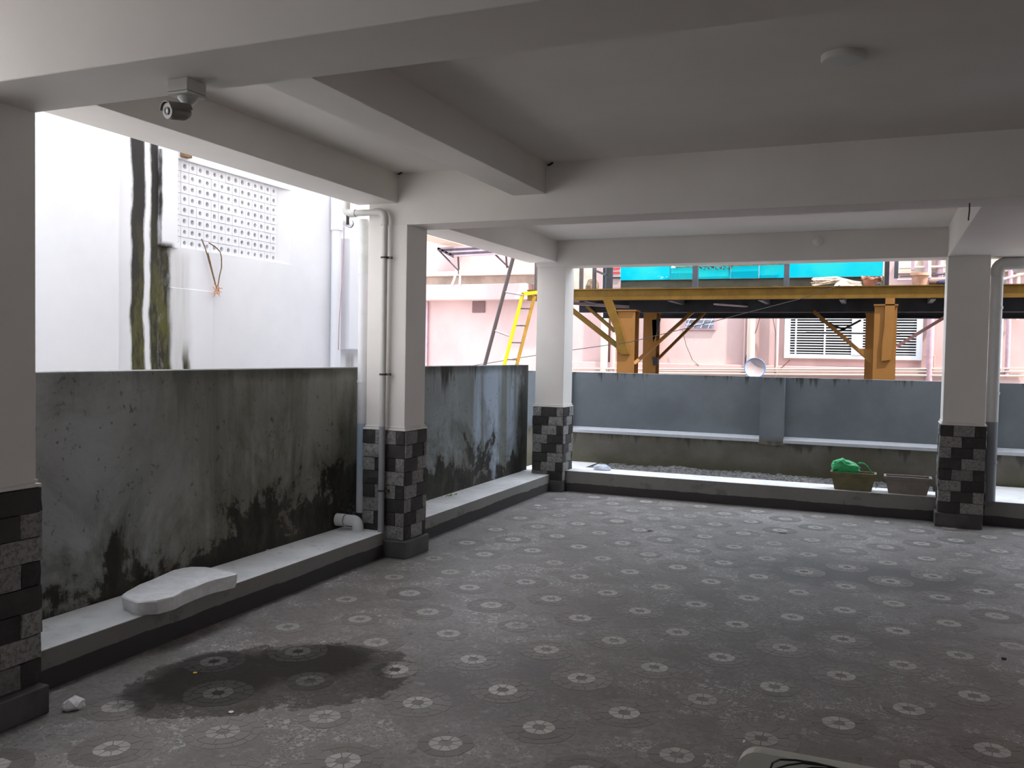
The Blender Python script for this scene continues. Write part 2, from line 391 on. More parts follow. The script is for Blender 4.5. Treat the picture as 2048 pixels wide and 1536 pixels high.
    M['wood'] = simple('brown_batten', (.22, .12, .06), .7, .3, 20, 0, 0)
build_materials()

# ------------------------------------------------------------------ object helpers
OFF = {}   # world location of each empty / part
def obj(name, bm, mat, parent=None, label=None, kind=None, smooth=False):
    """link bm (world coordinates) as one mesh object, local to its parent"""
    me = bpy.data.meshes.new(name)
    off = OFF.get(parent.name, Vector((0, 0, 0))) if parent else Vector((0, 0, 0))
    if off.length: bmesh.ops.translate(bm, verts=bm.verts, vec=-off)
    bmesh.ops.recalc_face_normals(bm, faces=bm.faces)
    bm.to_mesh(me); bm.free()
    if smooth:
        for p in me.polygons: p.use_smooth = True
        try: me.set_sharp_from_angle(angle=math.radians(40))
        except Exception: pass
    me.materials.append(mat)
    o = bpy.data.objects.new(name, me); COL.objects.link(o)
    if parent:
        o.parent = parent
    OFF[o.name] = off.copy()
    if label: o['label'] = label
    if kind: o['kind'] = kind
    return o
def tag(o, label, cat, group=None):
    o['label'] = label; o['category'] = cat
    if group: o['group'] = group
    return o
def thing(name, label, cat, loc, group=None):
    o = bpy.data.objects.new(name, None); COL.objects.link(o)
    o.location = loc; o.empty_display_size = .1
    OFF[o.name] = Vector(loc)
    return tag(o, label, cat, group)
def structure(o): o['kind'] = 'structure'; return o

def box(bm, x0, x1, y0, y1, z0, z1, bev=0):
    g = bmesh.ops.create_cube(bm, size=1, matrix=Matrix.Translation(((x0 + x1) / 2, (y0 + y1) / 2, (z0 + z1) / 2)) @ Matrix.Diagonal((abs(x1 - x0), abs(y1 - y0), abs(z1 - z0), 1)))
    if bev:
        es = list({e for v in g['verts'] for e in v.link_edges})
        bmesh.ops.bevel(bm, geom=es, offset=bev, segments=2, affect='EDGES', profile=.5)
    return g['verts']
def nbox(*a, **k):
    bm = bmesh.new(); box(bm, *a, **k); return bm
def bar(bm, a, b, w, h, up=(0, 0, 1)):
    """rectangular bar from a to b"""
    a, b = Vector(a), Vector(b); d = (b - a); L = d.length; d.normalize()
    s = d.cross(Vector(up))
    if s.length < 1e-4: s = d.cross(Vector((0, 1, 0)))
    s.normalize(); u = s.cross(d)
    vs = []
    for p in (a, b):
        for i, j in ((-1, -1), (1, -1), (1, 1), (-1, 1)):
            vs.append(bm.verts.new(p + s * (i * w / 2) + u * (j * h / 2)))
    for f in ((0, 1, 2, 3), (7, 6, 5, 4), (0, 4, 5, 1), (1, 5, 6, 2), (2, 6, 7, 3), (3, 7, 4, 0)):
        bm.faces.new([vs[i] for i in f])
def tube(bm, pts, r, seg=14, caps=True, radii=None):
    pts = [Vector(p) for p in pts]; rings = []
    u = None
    for i, p in enumerate(pts):
        d = (pts[min(i + 1, len(pts) - 1)] - pts[max(i - 1, 0)]).normalized()
        if u is None:
            u = d.cross(Vector((0, 0, 1)))
            if u.length < .05: u = d.cross(Vector((0, 1, 0)))
        u = (u - d * u.dot(d)).normalized(); w = d.cross(u)
        rr = radii[i] if radii else r
        rings.append([bm.verts.new(p + (u * math.cos(2 * math.pi * k / seg) + w * math.sin(2 * math.pi * k / seg)) * rr) for k in range(seg)])
    for a, b in zip(rings, rings[1:]):
        for k in range(seg): bm.faces.new((a[k], a[(k + 1) % seg], b[(k + 1) % seg], b[k]))
    if caps:
        bm.faces.new(rings[0][::-1]); bm.faces.new(rings[-1])
def ntube(*a, **k):
    bm = bmesh.new(); tube(bm, *a, **k); return bm
def pipe_open(bm, pts, r, t=.004, seg=18):
    """hollow pipe, open ends"""
    pts = [Vector(p) for p in pts]; sets = []
    u = None
    for i, p in enumerate(pts):
        d = (pts[min(i + 1, len(pts) - 1)] - pts[max(i - 1, 0)]).normalized()
        if u is None:
            u = d.cross(Vector((0, 0, 1)))
            if u.length < .05: u = d.cross(Vector((0, 1, 0)))
        u = (u - d * u.dot(d)).normalized(); w = d.cross(u)
        sets.append([[bm.verts.new(p + (u * math.cos(2 * math.pi * k / seg) + w * math.sin(2 * math.pi * k / seg)) * q) for k in range(seg)] for q in (r, r - t)])
    for a, b in zip(sets, sets[1:]):
        for k in range(seg):
            k2 = (k + 1) % seg
            bm.faces.new((a[0][k], a[0][k2], b[0][k2], b[0][k])); bm.faces.new((a[1][k2], a[1][k], b[1][k], b[1][k2]))
    for s in (sets[0], sets[-1]):
        for k in range(seg):
            k2 = (k + 1) % seg; bm.faces.new((s[0][k], s[0][k2], s[1][k2], s[1][k]))
def arc(c, r, a0, a1, ax, ay, n=8):
    c, ax, ay = Vector(c), Vector(ax), Vector(ay)
    return [c + (ax * math.cos(a0 + (a1 - a0) * i / n) + ay * math.sin(a0 + (a1 - a0) * i / n)) * r for i in range(n + 1)]
def prism(bm, pts, vec, bottom_inset=0):
    """extrude a planar polygon along vec"""
    pts = [Vector(p) for p in pts]; vec = Vector(vec)
    a = [bm.verts.new(p) for p in pts]; b = [bm.verts.new(p + vec) for p in pts]
    n = len(a); bm.faces.new(a); bm.faces.new(b[::-1])
    for i in range(n): bm.faces.new((a[i], b[i], b[(i + 1) % n], a[(i + 1) % n]))
def lathe(bm, c, prof, seg=24, axis=(0, 0, 1)):
    c = Vector(c); ax = Vector(axis).normalized()
    u = ax.cross(Vector((0, 0, 1)))
    if u.length < .05: u = Vector((1, 0, 0))
    u.normalize(); w = ax.cross(u)
    rings = []
    for r, h in prof:
        if r < 1e-5: rings.append([bm.verts.new(c + ax * h)])
        else: rings.append([bm.verts.new(c + ax * h + (u * math.cos(2 * math.pi * k / seg) + w * math.sin(2 * math.pi * k / seg)) * r) for k in range(seg)])
    for a, b in zip(rings, rings[1:]):
        for k in range(seg):
            k2 = (k + 1) % seg
            if len(a) == 1 and len(b) == 1: continue
            if len(a) == 1: bm.faces.new((a[0], b[k2], b[k]))
            elif len(b) == 1: bm.faces.new((a[k], a[k2], b[0]))
            else: bm.faces.new((a[k], a[k2], b[k2], b[k]))
def nlathe(*a, **k):
    bm = bmesh.new(); lathe(bm, *a, **k); return bm
def rock(c, sx, sy, sz, seed=0, sub=2, amp=.35):
    bm = bmesh.new(); bmesh.ops.create_icosphere(bm, subdivisions=sub, radius=1)
    for v in bm.verts:
        n = mnoise.noise(v.co * 1.6 + Vector((seed * 3.1, seed, 0)))
        v.co *= 1 + amp * n
        v.co = Vector((v.co.x * sx + c[0], v.co.y * sy + c[1], max(v.co.z, -.55) * sz + c[2] + .55 * sz))
    return bm

# ------------------------------------------------------------------ dimensions (metres)
XP = -3.264; PX0 = -3.60
XC = -3.401; XW = -3.786
ZC = 2.872
YB = 9.33; YWB = 10.629; YWL = 10.53
# ================================================================== the setting
bm = nbox(-3.95, 6.2, -5, 10.9, -.25, 0)
floor = structure(obj('floor', bm, M['floor']))
floor['label'] = 'grey-brown crazed stone floor with pale ring inlays and a damp patch'
bm = nbox(-3.68, 6.2, -5, 9.5, ZC, ZC + .35)
ceil = structure(obj('ceiling', bm, M['paint']))
bm = nbox(XW - .14, XW, -5, 9.50, -.25, 1.417, bev=.006)
structure(obj('wall_left', bm, M['leftwall']))
# back wall: lower band and piers proud, panels set back with a sloping sill
bm = bmesh.new()
box(bm, -4.6, 6.3, YWB, YWB + .12, -.25, 1.325)
box(bm, -4.6, 6.3, YWL, YWB, -.25, .585)
box(bm, -3.93, -3.62, YWL, YWB, .58, 1.325)
wb = structure(obj('wall_back', bm, M['backwall']))
for a, b in ((-1.275, -1.005), (.88, 1.165), (3.05, 3.33), (5.2, 5.5)):
    bm = bmesh.new()
    prism(bm, [(a, YWL + .002, 1.322), (b, YWL + .002, 1.322), (b, YWL - .004, .60), (b + .03, YWL - .012, .545), (a + .5 * (b - a), YWL - .012, .53), (a - .01, YWL - .012, .55), (a, YWL - .004, .60)], (0, YWB - YWL, 0))
    obj('pier', bm, M['backwall'], wb)
for a, b in ((-3.62, -1.275), (-1.005, .88), (1.165, 3.05), (3.33, 5.2)):
    bm = bmesh.new()
    pts = [(a, YWL - .01, .565), (a, YWL - .01, .60), (a, YWB, .632), (a, YWB, .565)]
    prism(bm, pts, (b - a, 0, 0)); obj('sill', bm, M['sill'], wb)
bm = nbox(-3.70, 6.4, 3.6, 9.6, ZC + .35, 6.8); structure(obj('wall_upper_added', bm, M['paint']))  # unseen upper mass added to shade the house facade opposite
# outer ground
bm = nbox(-12, 12, -8, 10.4, -.35, -.26); structure(obj('floor_2', bm, M['ground']))
bm = nbox(-13, 12, 10.4, 16, -.36, -.27); structure(obj('floor_3', bm, M['yard']))
# unseen walls added to shape interior light (right side and behind the viewer)
bm = bmesh.new()
box(bm, 6.2, 6.4, -5, 10.5, -.25, ZC + .35); structure(obj('wall_right_added', bm, M['paint']))
bm = bmesh.new(); box(bm, -3.95, 2.8, -5.2, -5, -.25, ZC + .35); box(bm, 4.2, 6.4, -5.2, -5, -.25, ZC + .35); box(bm, 2.8, 4.2, -5.2, -5, 2.2, ZC + .35); box(bm, -3.93, -3.79, -5, .6, 1.417, ZC); structure(obj('wall_front_added', bm, M['paint']))  # opening and raised left strip sized for the light they let in

# curbs
def curb(label, x0, x1, y0, y1, z, name='concrete_curb'):
    o = obj(name, nbox(x0, x1, y0, y1, -.01, z, bev=.004), M['curb']); return tag(o, label, 'curb', 'concrete curbs along the walls')
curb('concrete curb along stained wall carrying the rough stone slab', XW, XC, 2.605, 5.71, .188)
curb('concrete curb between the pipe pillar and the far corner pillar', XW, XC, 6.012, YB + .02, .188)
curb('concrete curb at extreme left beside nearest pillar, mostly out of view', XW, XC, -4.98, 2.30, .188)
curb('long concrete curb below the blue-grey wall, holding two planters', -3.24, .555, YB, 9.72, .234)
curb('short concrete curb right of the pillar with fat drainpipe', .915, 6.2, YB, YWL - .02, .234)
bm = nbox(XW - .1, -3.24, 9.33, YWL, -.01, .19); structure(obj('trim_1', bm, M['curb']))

# ------------------------------------------------------------------ beams
def beam(label, x0, x1, y0, y1, z0, z1=ZC + .01):
    o = obj('ceiling_beam', nbox(x0, x1, y0, y1, z0, z1, bev=.005), M['paint'])
    return tag(o, label, 'beam', 'white beams under the ceiling')
nb = beam('nearest white cross beam, upper left, with the camera under it', -3.697, 6.2, 2.252, 2.605, 2.512)
mb = beam('white cross beam resting on the pillar with thin drainpipe', -3.6, 6.2, 5.712, 6.013, 2.490)
fb = beam('farthest white cross beam above the blue-grey wall', -3.6, 6.2, 9.21, 9.50, 2.530)
sb = beam('secondary white beam hanging mid ceiling between two cross beams', -2.422, -2.171, 2.60, 5.715, 2.660)
ob = beam('white edge beam over the stained wall, behind the security camera', -3.697, -3.354, 2.60, 5.715, 2.655)
ob2 = beam('white edge beam running toward the far corner pillar', -3.697, -3.354, 6.01, 9.25, 2.577)
rb = beam('broad white beam above the fat drainpipe pillar, at right', .559, 1.62, 6.01, 9.215, 2.528)
bm = nbox(-3.36, .56, 6.01, 9.215, 2.815, ZC); structure(obj('ceiling_2', bm, M['paint']))
# little cut-off steel hooks in the beam corners
for p, q in (((1096, 330), 5.70), ((797, 348), 5.70)):
    a = on_y(*p, q)
    bm = bmesh.new(); tube(bm, [a, a + Vector((.02, -.02, -.004)), a + Vector((.045, -.03, .006))], .007, 8)
    obj('hook', bm, M['clamp'], mb)
a = on_y(1939, 410, 5.705); bm = bmesh.new()
tube(bm, [a + Vector((0, 0, .01)), a + Vector((.0, -.01, -.03)), a + Vector((-.004, -.012, -.09))], .004, 8); obj('hook', bm, M['pole'], mb)
a = on_y(1635, 482, 9.2); obj('plaster_knob', nlathe(a, [(.001, -.0), (.05, .0), (.03, .035), (0, .05)], 12, (0, -1, 0)), M['paint'], fb, smooth=True)
a = on_z(18, 226, 2.505); bm = bmesh.new(); tube(bm, [a, a + Vector((.03, .01, 0)), a + Vector((.06, .03, -.01))], .006, 8); obj('hook', bm, M['clamp'], nb)

# ------------------------------------------------------------------ pillars
def stone_mesh(w, h, d, seed):
    """rough split-faced block: front toward -Y, origin at its face centre on the pillar core"""
    rr = random.Random(seed); bm = bmesh.new()
    nx, nz = 3, 2; hw, hh = w / 2 - .0022, h / 2 - .0022
    g = [[None] * (nz + 1) for _ in range(nx + 1)]
    for i in range(nx + 1):
        for j in range(nz + 1):
            inner = 0 < i < nx and 0 < j < nz
            dd = d + (rr.uniform(-.001, .005) if inner else rr.uniform(-.006, .0))
            g[i][j] = bm.verts.new((-hw + 2 * hw * i / nx + rr.uniform(-.0012, .0012), -dd, -hh + 2 * hh * j / nz + rr.uniform(-.0012, .0012)))
    for i in range(nx):
        for j in range(nz): bm.faces.new((g[i][j], g[i + 1][j], g[i + 1][j + 1], g[i][j + 1]))
    rim = [g[i][0] for i in range(nx + 1)] + [g[nx][j] for j in range(1, nz + 1)] + [g[i][nz] for i in range(nx - 1, -1, -1)] + [g[0][j] for j in range(nz - 1, 0, -1)]
    bk = [bm.verts.new((v.co.x, .0, v.co.z)) for v in rim]
    n = len(rim)
    for i in range(n): bm.faces.new((rim[i], bk[i], bk[(i + 1) % n], rim[(i + 1) % n]))
    return bm
def pillar(label, x0, x1, y0, y1, ztop, stz=.958, pl=(.05, .05, .05, .05), plz=.13, courses=8, phase=0, faces='FRLB', seed=0):
    t = thing('pillar', label, 'pillar', ((x0 + x1) / 2, (y0 + y1) / 2, 0), 'white pillars with checkered stone bases')
    obj('shaft', nbox(x0, x1, y0, y1, stz, ztop, bev=.004), M['paint'], t)
    obj('core', nbox(x0 + .002, x1 - .002, y0 + .002, y1 - .002, 0, stz), M['mortar'], t)
    bm = bmesh.new(); e = .016
    box(bm, x0 - e, x1 + e, y0 - e, y1 + e, stz - .006, stz + .008, bev=.002)
    box(bm, x0 - .006, x1 + .006, y0 - .006, y1 + .006, stz + .014, stz + .026, bev=.002)
    obj('moulding', bm, M['paint'], t)
    l, r, f, b = pl
    obj('plinth', nbox(x0 - l, x1 + r, y0 - f, y1 + b, 0, plz, bev=.006), M['plinth'], t)
    ch = (stz - .008 - plz) / courses; bw = .180
    rr = random.Random(seed + 50)
    for face in faces:
        L = (x1 - x0) if face in 'FB' else (y1 - y0)
        ext = .012
        for c in range(courses):
            z = stz - .008 - ch * (c + .5)
            k4 = (c + phase + (1 if face in 'RL' else 0)) % 4
            off = -.08 if k4 in (0, 2) else 0.0
            dark = k4 in (0, 3)
            s = -ext + off + rr.uniform(-.006, .006)
            while s < L + ext:
                a, bb = max(s, -ext), min(s + bw, L + ext)
                if L + ext - bb < .03: bb = L + ext
                if bb - a > .028:
                    d = .020 + rr.uniform(-.003, .006)
                    bm = stone_mesh(bb - a, ch, d, rr.random())
                    mid = (a + bb) / 2
                    if face == 'F': mt = Matrix.Translation((x0 + mid, y0, z))
                    elif face == 'B': mt = Matrix.Translation((x1 - mid, y1, z)) @ Matrix.Rotation(math.pi, 4, 'Z')
                    elif face == 'R': mt = Matrix.Translation((x1, y0 + mid, z)) @ Matrix.Rotation(math.pi / 2, 4, 'Z')
                    else: mt = Matrix.Translation((x0, y1 - mid, z)) @ Matrix.Rotation(-math.pi / 2, 4, 'Z')
                    bm.transform(mt)
                    obj('stone_block', bm, M['stone_dark' if dark else 'stone_light'], t)
                s += bw; dark = not dark
                if bb >= L + ext: break
    return t
p1 = pillar('nearest white pillar at left edge with very dark stone base', PX0, XP, 2.252, 2.605, 2.515, plz=.12, pl=(.0, .08, .02, .0), phase=0, seed=1, faces='FRB')
p2 = pillar('white pillar with thin drainpipe and grey checkered stone base', PX0, XP, 5.705, 6.015, 2.495, plz=.13, pl=(-.02, .055, .06, .0), phase=0, seed=2)
p4 = pillar('far corner pillar between two curbs, bright checkered stone base', PX0, XP, 9.248, 9.55, 2.58, plz=.125, pl=(-.08, .02, .03, -.05), phase=2, seed=3)
p3 = pillar('right-hand white pillar beside fat drainpipe, dark checkered base', .559, .912, 9.109, 9.46, 2.535, plz=.13, pl=(.04, .005, .045, .0), phase=0, seed=4)

# ------------------------------------------------------------------ floor medallions
A = Vector((.28863577, -.00431437)); B = Vector((-.00635265, .30061611)); O = Vector((-2.7960744, 7.87836876))
cells = []
for i in range(-8, 32):
    for j in range(-30, 10):
        if (i + j) % 2: continue
        p = O + A * i + B * j
        if not (-3.22 < p.x < 3.2 and .9 < p.y < 9.22): continue
        q = Vector((p.x, p.y, -H)); zz = q.dot(F)
        if zz < .3: continue
        u = 1024 + FPX * q.dot(RT) / zz; v = 768 - FPX * q.dot(UP) / zz
        if -80 < u < 2130 and v < 1640: cells.append((zz, p.x, p.y))
cells.sort()
def wedge(bm, cx, cy, r0, r1, a0, a1, top, rr, square=False, seg=2, gap=.0011):
    """one mosaic stone, slightly irregular, chamfered"""
    def pt(r, a, sq=False):
        if sq: r = r / max(abs(math.cos(a - .25)), abs(math.sin(a - .25)))
        return (cx + r * math.cos(a), cy + r * math.sin(a))
    ring = []
    ga = gap / r1
    pts = [pt(r0 * rr.uniform(.94, 1.06), a0 + gap / max(r0, .02), square)]
    pts.append(pt(r1 * rr.uniform(.96, 1.03), a0 + ga))
    for k in range(1, seg): pts.append(pt(r1 * rr.uniform(.98, 1.03), a0 + (a1 - a0) * k / seg))
    pts.append(pt(r1 * rr.uniform(.96, 1.03), a1 - ga))
    pts.append(pt(r0 * rr.uniform(.94, 1.06), a1 - gap / max(r0, .02), square))
    mx = sum(p[0] for p in pts) / len(pts); my = sum(p[1] for p in pts) / len(pts)
    lo = [bm.verts.new((p[0], p[1], -.001)) for p in pts]
    hi = [bm.verts.new((mx + (p[0] - mx) * .96, my + (p[1] - my) * .96, top)) for p in pts]
    bm.faces.new(hi); n = len(pts)
    for k in range(n): bm.faces.new((lo[k], lo[(k + 1) % n], hi[(k + 1) % n], hi[k]))
NP = 37
variants = []
for v in range(5):
    rr = random.Random(100 + v); n = 8; ws = []; ds = []
    cuts = [2 * math.pi * k / n + rr.uniform(-.10, .10) for k in range(n)]
    for k in range(n):
        a0, a1 = cuts[k], cuts[(k + 1) % n] + (2 * math.pi if k == n - 1 else 0)
        bm = bmesh.new(); wedge(bm, 0, 0, .026, .068, a0, a1, .0018, rr, True)
        bmesh.ops.recalc_face_normals(bm, faces=bm.faces)
        me = bpy.data.meshes.new('pale_stone'); bm.to_mesh(me); bm.free(); me.materials.append(M['ring']); ws.append(me)
        bm = bmesh.new(); wedge(bm, 0, 0, .071, .113, a0 + .35, a1 + .35, .0012, rr, False, 3)
        bmesh.ops.recalc_face_normals(bm, faces=bm.faces)
        me = bpy.data.meshes.new('dark_stone'); bm.to_mesh(me); bm.free(); me.materials.append(M['dring']); ds.append(me)
    variants.append((ws, ds))
def placed(name, me, x, y, rz):
    o = bpy.data.objects.new(name, me); COL.objects.link(o); o.parent = floor
    o.location = (x, y, 0); o.rotation_euler = (0, 0, rz); return o
far_pale = bmesh.new(); far_dark = bmesh.new(); outer = bmesh.new()
for idx, (zz, x, y) in enumerate(cells):
    rr = random.Random(idx * 7 + 3)
    rz = rr.choice((0, .5, 1, 1.5)) * math.pi + rr.uniform(-.08, .08)
    if idx < NP:
        ws, ds = variants[idx % 5]
        for me in ws: placed('pale_stone', me, x, y, rz)
        for me in ds: placed('dark_stone', me, x, y, rz)
    else:
        for k in range(8):
            a = rz + k * math.pi / 4
            wedge(far_pale, x, y, .026, .068, a, a + math.pi / 4, .0018, rr, True)
            wedge(far_dark, x, y, .071, .113, a + .3, a + .3 + math.pi / 4, .0012, rr, False, 2)
    if rr.random() < .8:
        for k in range(14):
            a = rz + k * math.pi / 7
            wedge(outer, x, y, .116, .152, a, a + math.pi / 7, .0010, rr, False, 2)
obj('pale_stones_beyond', far_pale, M['ring'], floor, kind='stuff')
obj('dark_stones_beyond', far_dark, M['dring'], floor, kind='stuff')
obj('outer_ring_stones', outer, M['dring'], floor, kind='stuff')

# ------------------------------------------------------------------ pipes
def elbow_pts(a, corner, b, r, n=6):
    a, c, b = Vector(a), Vector(corner), Vector(b)
    d1 = (a - c).normalized(); d2 = (b - c).normalized()
    p = c + d1 * r; q = c + d2 * r; out = []
    for i in range(n + 1):
        s = i / n
        out.append(p * (1 - s) ** 2 + c * 2 * s * (1 - s) + q * s ** 2)
    return out
# thin pipe on the second pillar
dy = 5.652; r = .024
t = thing('drainpipe', 'thin grey drainpipe clamped to pillar, bending left at its top', 'pipe', (-3.425, dy, .188))
tx = -3.425
z1 = 2.585
obj('pipe', ntube([(tx, dy, .188), (tx, dy, z1 - .05)], r, 16), M['pvc'], t, smooth=True)
obj('elbow', ntube([(tx, dy, z1 - .10)] + elbow_pts((tx, dy, z1 - .2), (tx, dy, z1), (tx - .2, dy, z1), .06) + [(tx - .09, dy, z1)], r + .005, 16), M['pvc'], t, smooth=True)
obj('pipe', ntube([(tx - .05, dy, z1), (-3.72, dy, z1)], r, 16), M['pvc'], t, smooth=True)
obj('elbow', ntube([(-3.68, dy, z1)] + elbow_pts((-3.7, dy, z1), (-3.765, dy, z1), (-3.765, dy, z1 + .2), .045) + [(-3.765, dy, z1 + .11)], r + .006, 16), M['pvc'], t, smooth=True)
obj('pipe', ntube([(-3.765, dy, z1 + .08), (-3.765, dy, z1 + .45)], r, 16), M['pvc'], t, smooth=True)
obj('stub', ntube([(-3.745, dy - .01, z1 - .085), (-3.745, dy - .01, z1 - .01)], .012, 10), M['pole'], t)
for zc in (2.245, 1.375, .50):
    bm = bmesh.new(); tube(bm, [(tx, dy, zc - .007), (tx, dy, zc + .007)], r + .004, 16)
    box(bm, tx + r - .004, tx + r + .03, dy + .005, dy + .03, zc - .008, zc + .008)
    obj('clamp', bm, M['clamp'], t)
# wider pipe behind the second pillar
wx, wy = -3.700, 5.80
t = thing('drainpipe', 'wide white pipe behind the pillar, its lower half painted pale blue', 'pipe', (wx, wy, .29))
obj('pipe', ntube([(wx, wy, .29), (wx, wy, 2.56)], .036, 18), M['pvc_blue'], t, smooth=True)
obj('collar', ntube([(wx, wy, 2.14), (wx, wy, 2.55)], .040, 18), M['pvc_white'], t, smooth=True)
bm = bmesh.new(); tube(bm, [(wx, wy, 1.30), (wx, wy, 1.318)], .040, 18); obj('clamp', bm, M['pvc_white'], t)
# open elbow on the curb
t = thing('pipe_elbow', 'open white plastic pipe elbow lying on curb by the pillar', 'pipe fitting', (-3.62, 5.62, .188))
ey = 5.60; ez = .262; er = .043
bm = bmesh.new(); pipe_open(bm, [(-3.775, ey - .015, ez), (-3.705, ey - .008, ez)], er + .004)
obj('socket', bm, M['pvc_white'], t, smooth=True)
bm = bmesh.new(); pipe_open(bm, [(-3.70, ey, ez), (-3.65, ey, ez)] + elbow_pts((-3.66, ey, ez), (-3.595, ey, ez), (-3.595, ey, .1), .045) + [(-3.595, ey, .190)], er)
obj('bend', bm, M['pvc_white'], t, smooth=True)
bm = bmesh.new(); tube(bm, [(-3.595, ey, .189), (-3.595, ey, .197)], er + .006, 18); obj('rim', bm, M['pvc_white'], t)
# fat pipe right of the right-hand pillar
fx, fy, fr = .992, 9.36, .054
t = thing('drainpipe', 'fat grey drainpipe beside the right-hand pillar, elbow at top', 'pipe', (fx, fy, .234))
obj('pipe', ntube([(fx, fy, .234), (fx, fy, 2.43)], fr, 20), M['pvc_right'], t, smooth=True)
obj('elbow', ntube([(fx, fy, 2.36)] + elbow_pts((fx, fy, 2.2), (fx, fy, 2.475), (fx + .3, fy, 2.475), .09) + [(fx + .12, fy, 2.475)], fr + .007, 20), M['pvc_right'], t, smooth=True)
obj('elbow', ntube([(fx + .11, fy, 2.475)] + elbow_pts((fx + .1, fy, 2.475), (fx + .22, fy, 2.475), (fx + .22, fy + .3, 2.475), .07) + [(fx + .22, fy + .4, 2.475)], fr + .005, 20), M['pvc_right'], t, smooth=True)
for zc in (2.06, 1.255, .60):
    obj('collar', ntube([(fx, fy, zc - .012), (fx, fy, zc + .012)], fr + .006, 20), M['pvc_right'], t, smooth=True)

# ------------------------------------------------------------------ security camera
bx0, bx1, by0, by1, bz = -2.392, -2.298, 2.440, 2.536, 2.512
t = thing('security_camera', 'small bullet security camera on box under nearest beam', 'camera', ((bx0 + bx1) / 2, (by0 + by1) / 2, bz - .12))
obj('junction_box', nbox(bx0, bx1, by0, by1, bz - .044, bz, bev=.003), M['cam_white'], t)
obj('box_lid', nbox(bx0 - .002, bx1 + .002, by0 - .002, by1 + .002, bz - .056, bz - .046, bev=.002), M['cam_white'], t)
cxm, cym = (bx0 + bx1) / 2 + .006, (by0 + by1) / 2
obj('base', nlathe((cxm, cym, bz - .056), [(0, 0), (.036, 0), (.036, -.006), (.026, -.018), (.014, -.028), (.010, -.034), (0, -.034)], 24), M['cam_white'], t, smooth=True)
jp = Vector((cxm + .010, cym - .012, bz - .094)); obj('joint', nlathe(jp, [(0, -.014), (.009, -.011), (.013, 0), (.009, .011), (0, .014)], 16), M['cam_white'], t, smooth=True)
front = on_y(336, 222, 2.385); back = front + Vector((.203, .968, .14)).normalized() * .078
ax = (front - back).normalized(); L = (front - back).length
obj('stem', ntube([jp, back + Vector((.004, 0, .004))], .010, 12), M['cam_white'], t, smooth=True)
obj('body', nlathe(back, [(0, -.006), (.020, -.004), (.028, .010), (.030, .02), (.030, L - .002), (.026, L), (0, L)], 28, ax), M['cam_dark'], t, smooth=True)
obj('face_plate', nlathe(back, [(0, L), (.027, L), (.027, L + .003), (0, L + .003)], 28, ax), M['cam_white'], t, smooth=True)
obj('lens_ring', nlathe(back, [(.007, L + .003), (.0135, L + .003), (.0135, L + .007), (.008, L + .007), (.007, L + .003)], 24, ax), M['black'], t, smooth=True)
obj('lens', nlathe(back, [(0, L + .006), (.0085, L + .005), (.0085, L + .002), (0, L + .002)], 20, ax), M['glass'], t, smooth=True)
# sun hood over the top of the body
bm = bmesh.new(); u = ax.cross(Vector((0, 0, 1))).normalized(); w = u.cross(ax)
ringsA = []
for s in (.0, L + .010):
    for q in (.0315, .0345):
        ringsA.append([bm.verts.new(back + ax * s + (u * math.cos(a) + w * math.sin(a)) * q) for a in [math.radians(10 + 160 * k / 12) for k in range(13)]])
for k in range(12):
    bm.faces.new((ringsA[0][k], ringsA[0][k + 1], ringsA[2][k + 1], ringsA[2][k])); bm.faces.new((ringsA[1][k], ringsA[1][k + 1], ringsA[3][k + 1], ringsA[3][k]))
    bm.faces.new((ringsA[0][k], ringsA[0][k + 1], ringsA[1][k + 1], ringsA[1][k])); bm.faces.new((ringsA[2][k], ringsA[2][k + 1], ringsA[3][k + 1], ringsA[3][k]))
obj('sun_hood', bm, M['cam_dark'], t, smooth=True)

# ------------------------------------------------------------------ ceiling lamp
lc = on_z(1686, 123, ZC - .029)
t = thing('ceiling_lamp', 'round white flush ceiling lamp, unlit, upper right', 'lamp', (lc.x, lc.y, ZC - .032))
obj('housing', nlathe((lc.x, lc.y, ZC), [(0, 0), (.092, 0), (.092, -.012), (.090, -.022), (.086, -.026), (0, -.026)], 40), M['lamp'], t, smooth=True)
obj('diffuser', nlathe((lc.x, lc.y, ZC - .026), [(0, .002), (.084, .002), (.083, -.003), (.06, -.005), (0, -.006)], 40), M['lamp'], t, smooth=True)

# ------------------------------------------------------------------ things on the curbs
top = [(-3.576, 3.35), (-3.49, 3.315), (-3.413, 3.30), (-3.345, 3.36), (-3.328, 3.456), (-3.352, 3.56), (-3.362, 3.644), (-3.368, 3.74), (-3.366, 3.81), (-3.350, 3.88), (-3.338, 3.945), (-3.345, 3.962), (-3.43, 3.985), (-3.52, 4.01), (-3.619, 4.004), (-3.69, 3.97), (-3.716, 3.93), (-3.722, 3.86), (-3.70, 3.77), (-3.688, 3.70), (-3.668, 3.635), (-3.66, 3.55), (-3.632, 3.47), (-3.61, 3.41)]
bm = bmesh.new(); rr = random.Random(5); n = len(top)
cxs = sum(p[0] for p in top) / n; cys = sum(p[1] for p in top) / n
def ringz(z, s, j): return [bm.verts.new((cxs + (x - cxs) * (s + rr.uniform(-j, j)), cys + (y - cys) * (s + rr.uniform(-j, j) * .6), z + rr.uniform(-.002, .002))) for x, y in top]
rs = [ringz(.1895, .955, .012), ringz(.205, .975, .015), ringz(.232, .99, .015), ringz(.257, 1.0, .008), ringz(.2635, .985, .008), ringz(.264, .70, .02), ringz(.263, .35, .01)]
for v in rs[0]: v.co.z = .1885
for a, b in zip(rs, rs[1:]):
    for k in range(n): bm.faces.new((a[k], a[(k + 1) % n], b[(k + 1) % n], b[k]))
bm.faces.new(rs[0][::-1]); bm.faces.new(rs[-1])
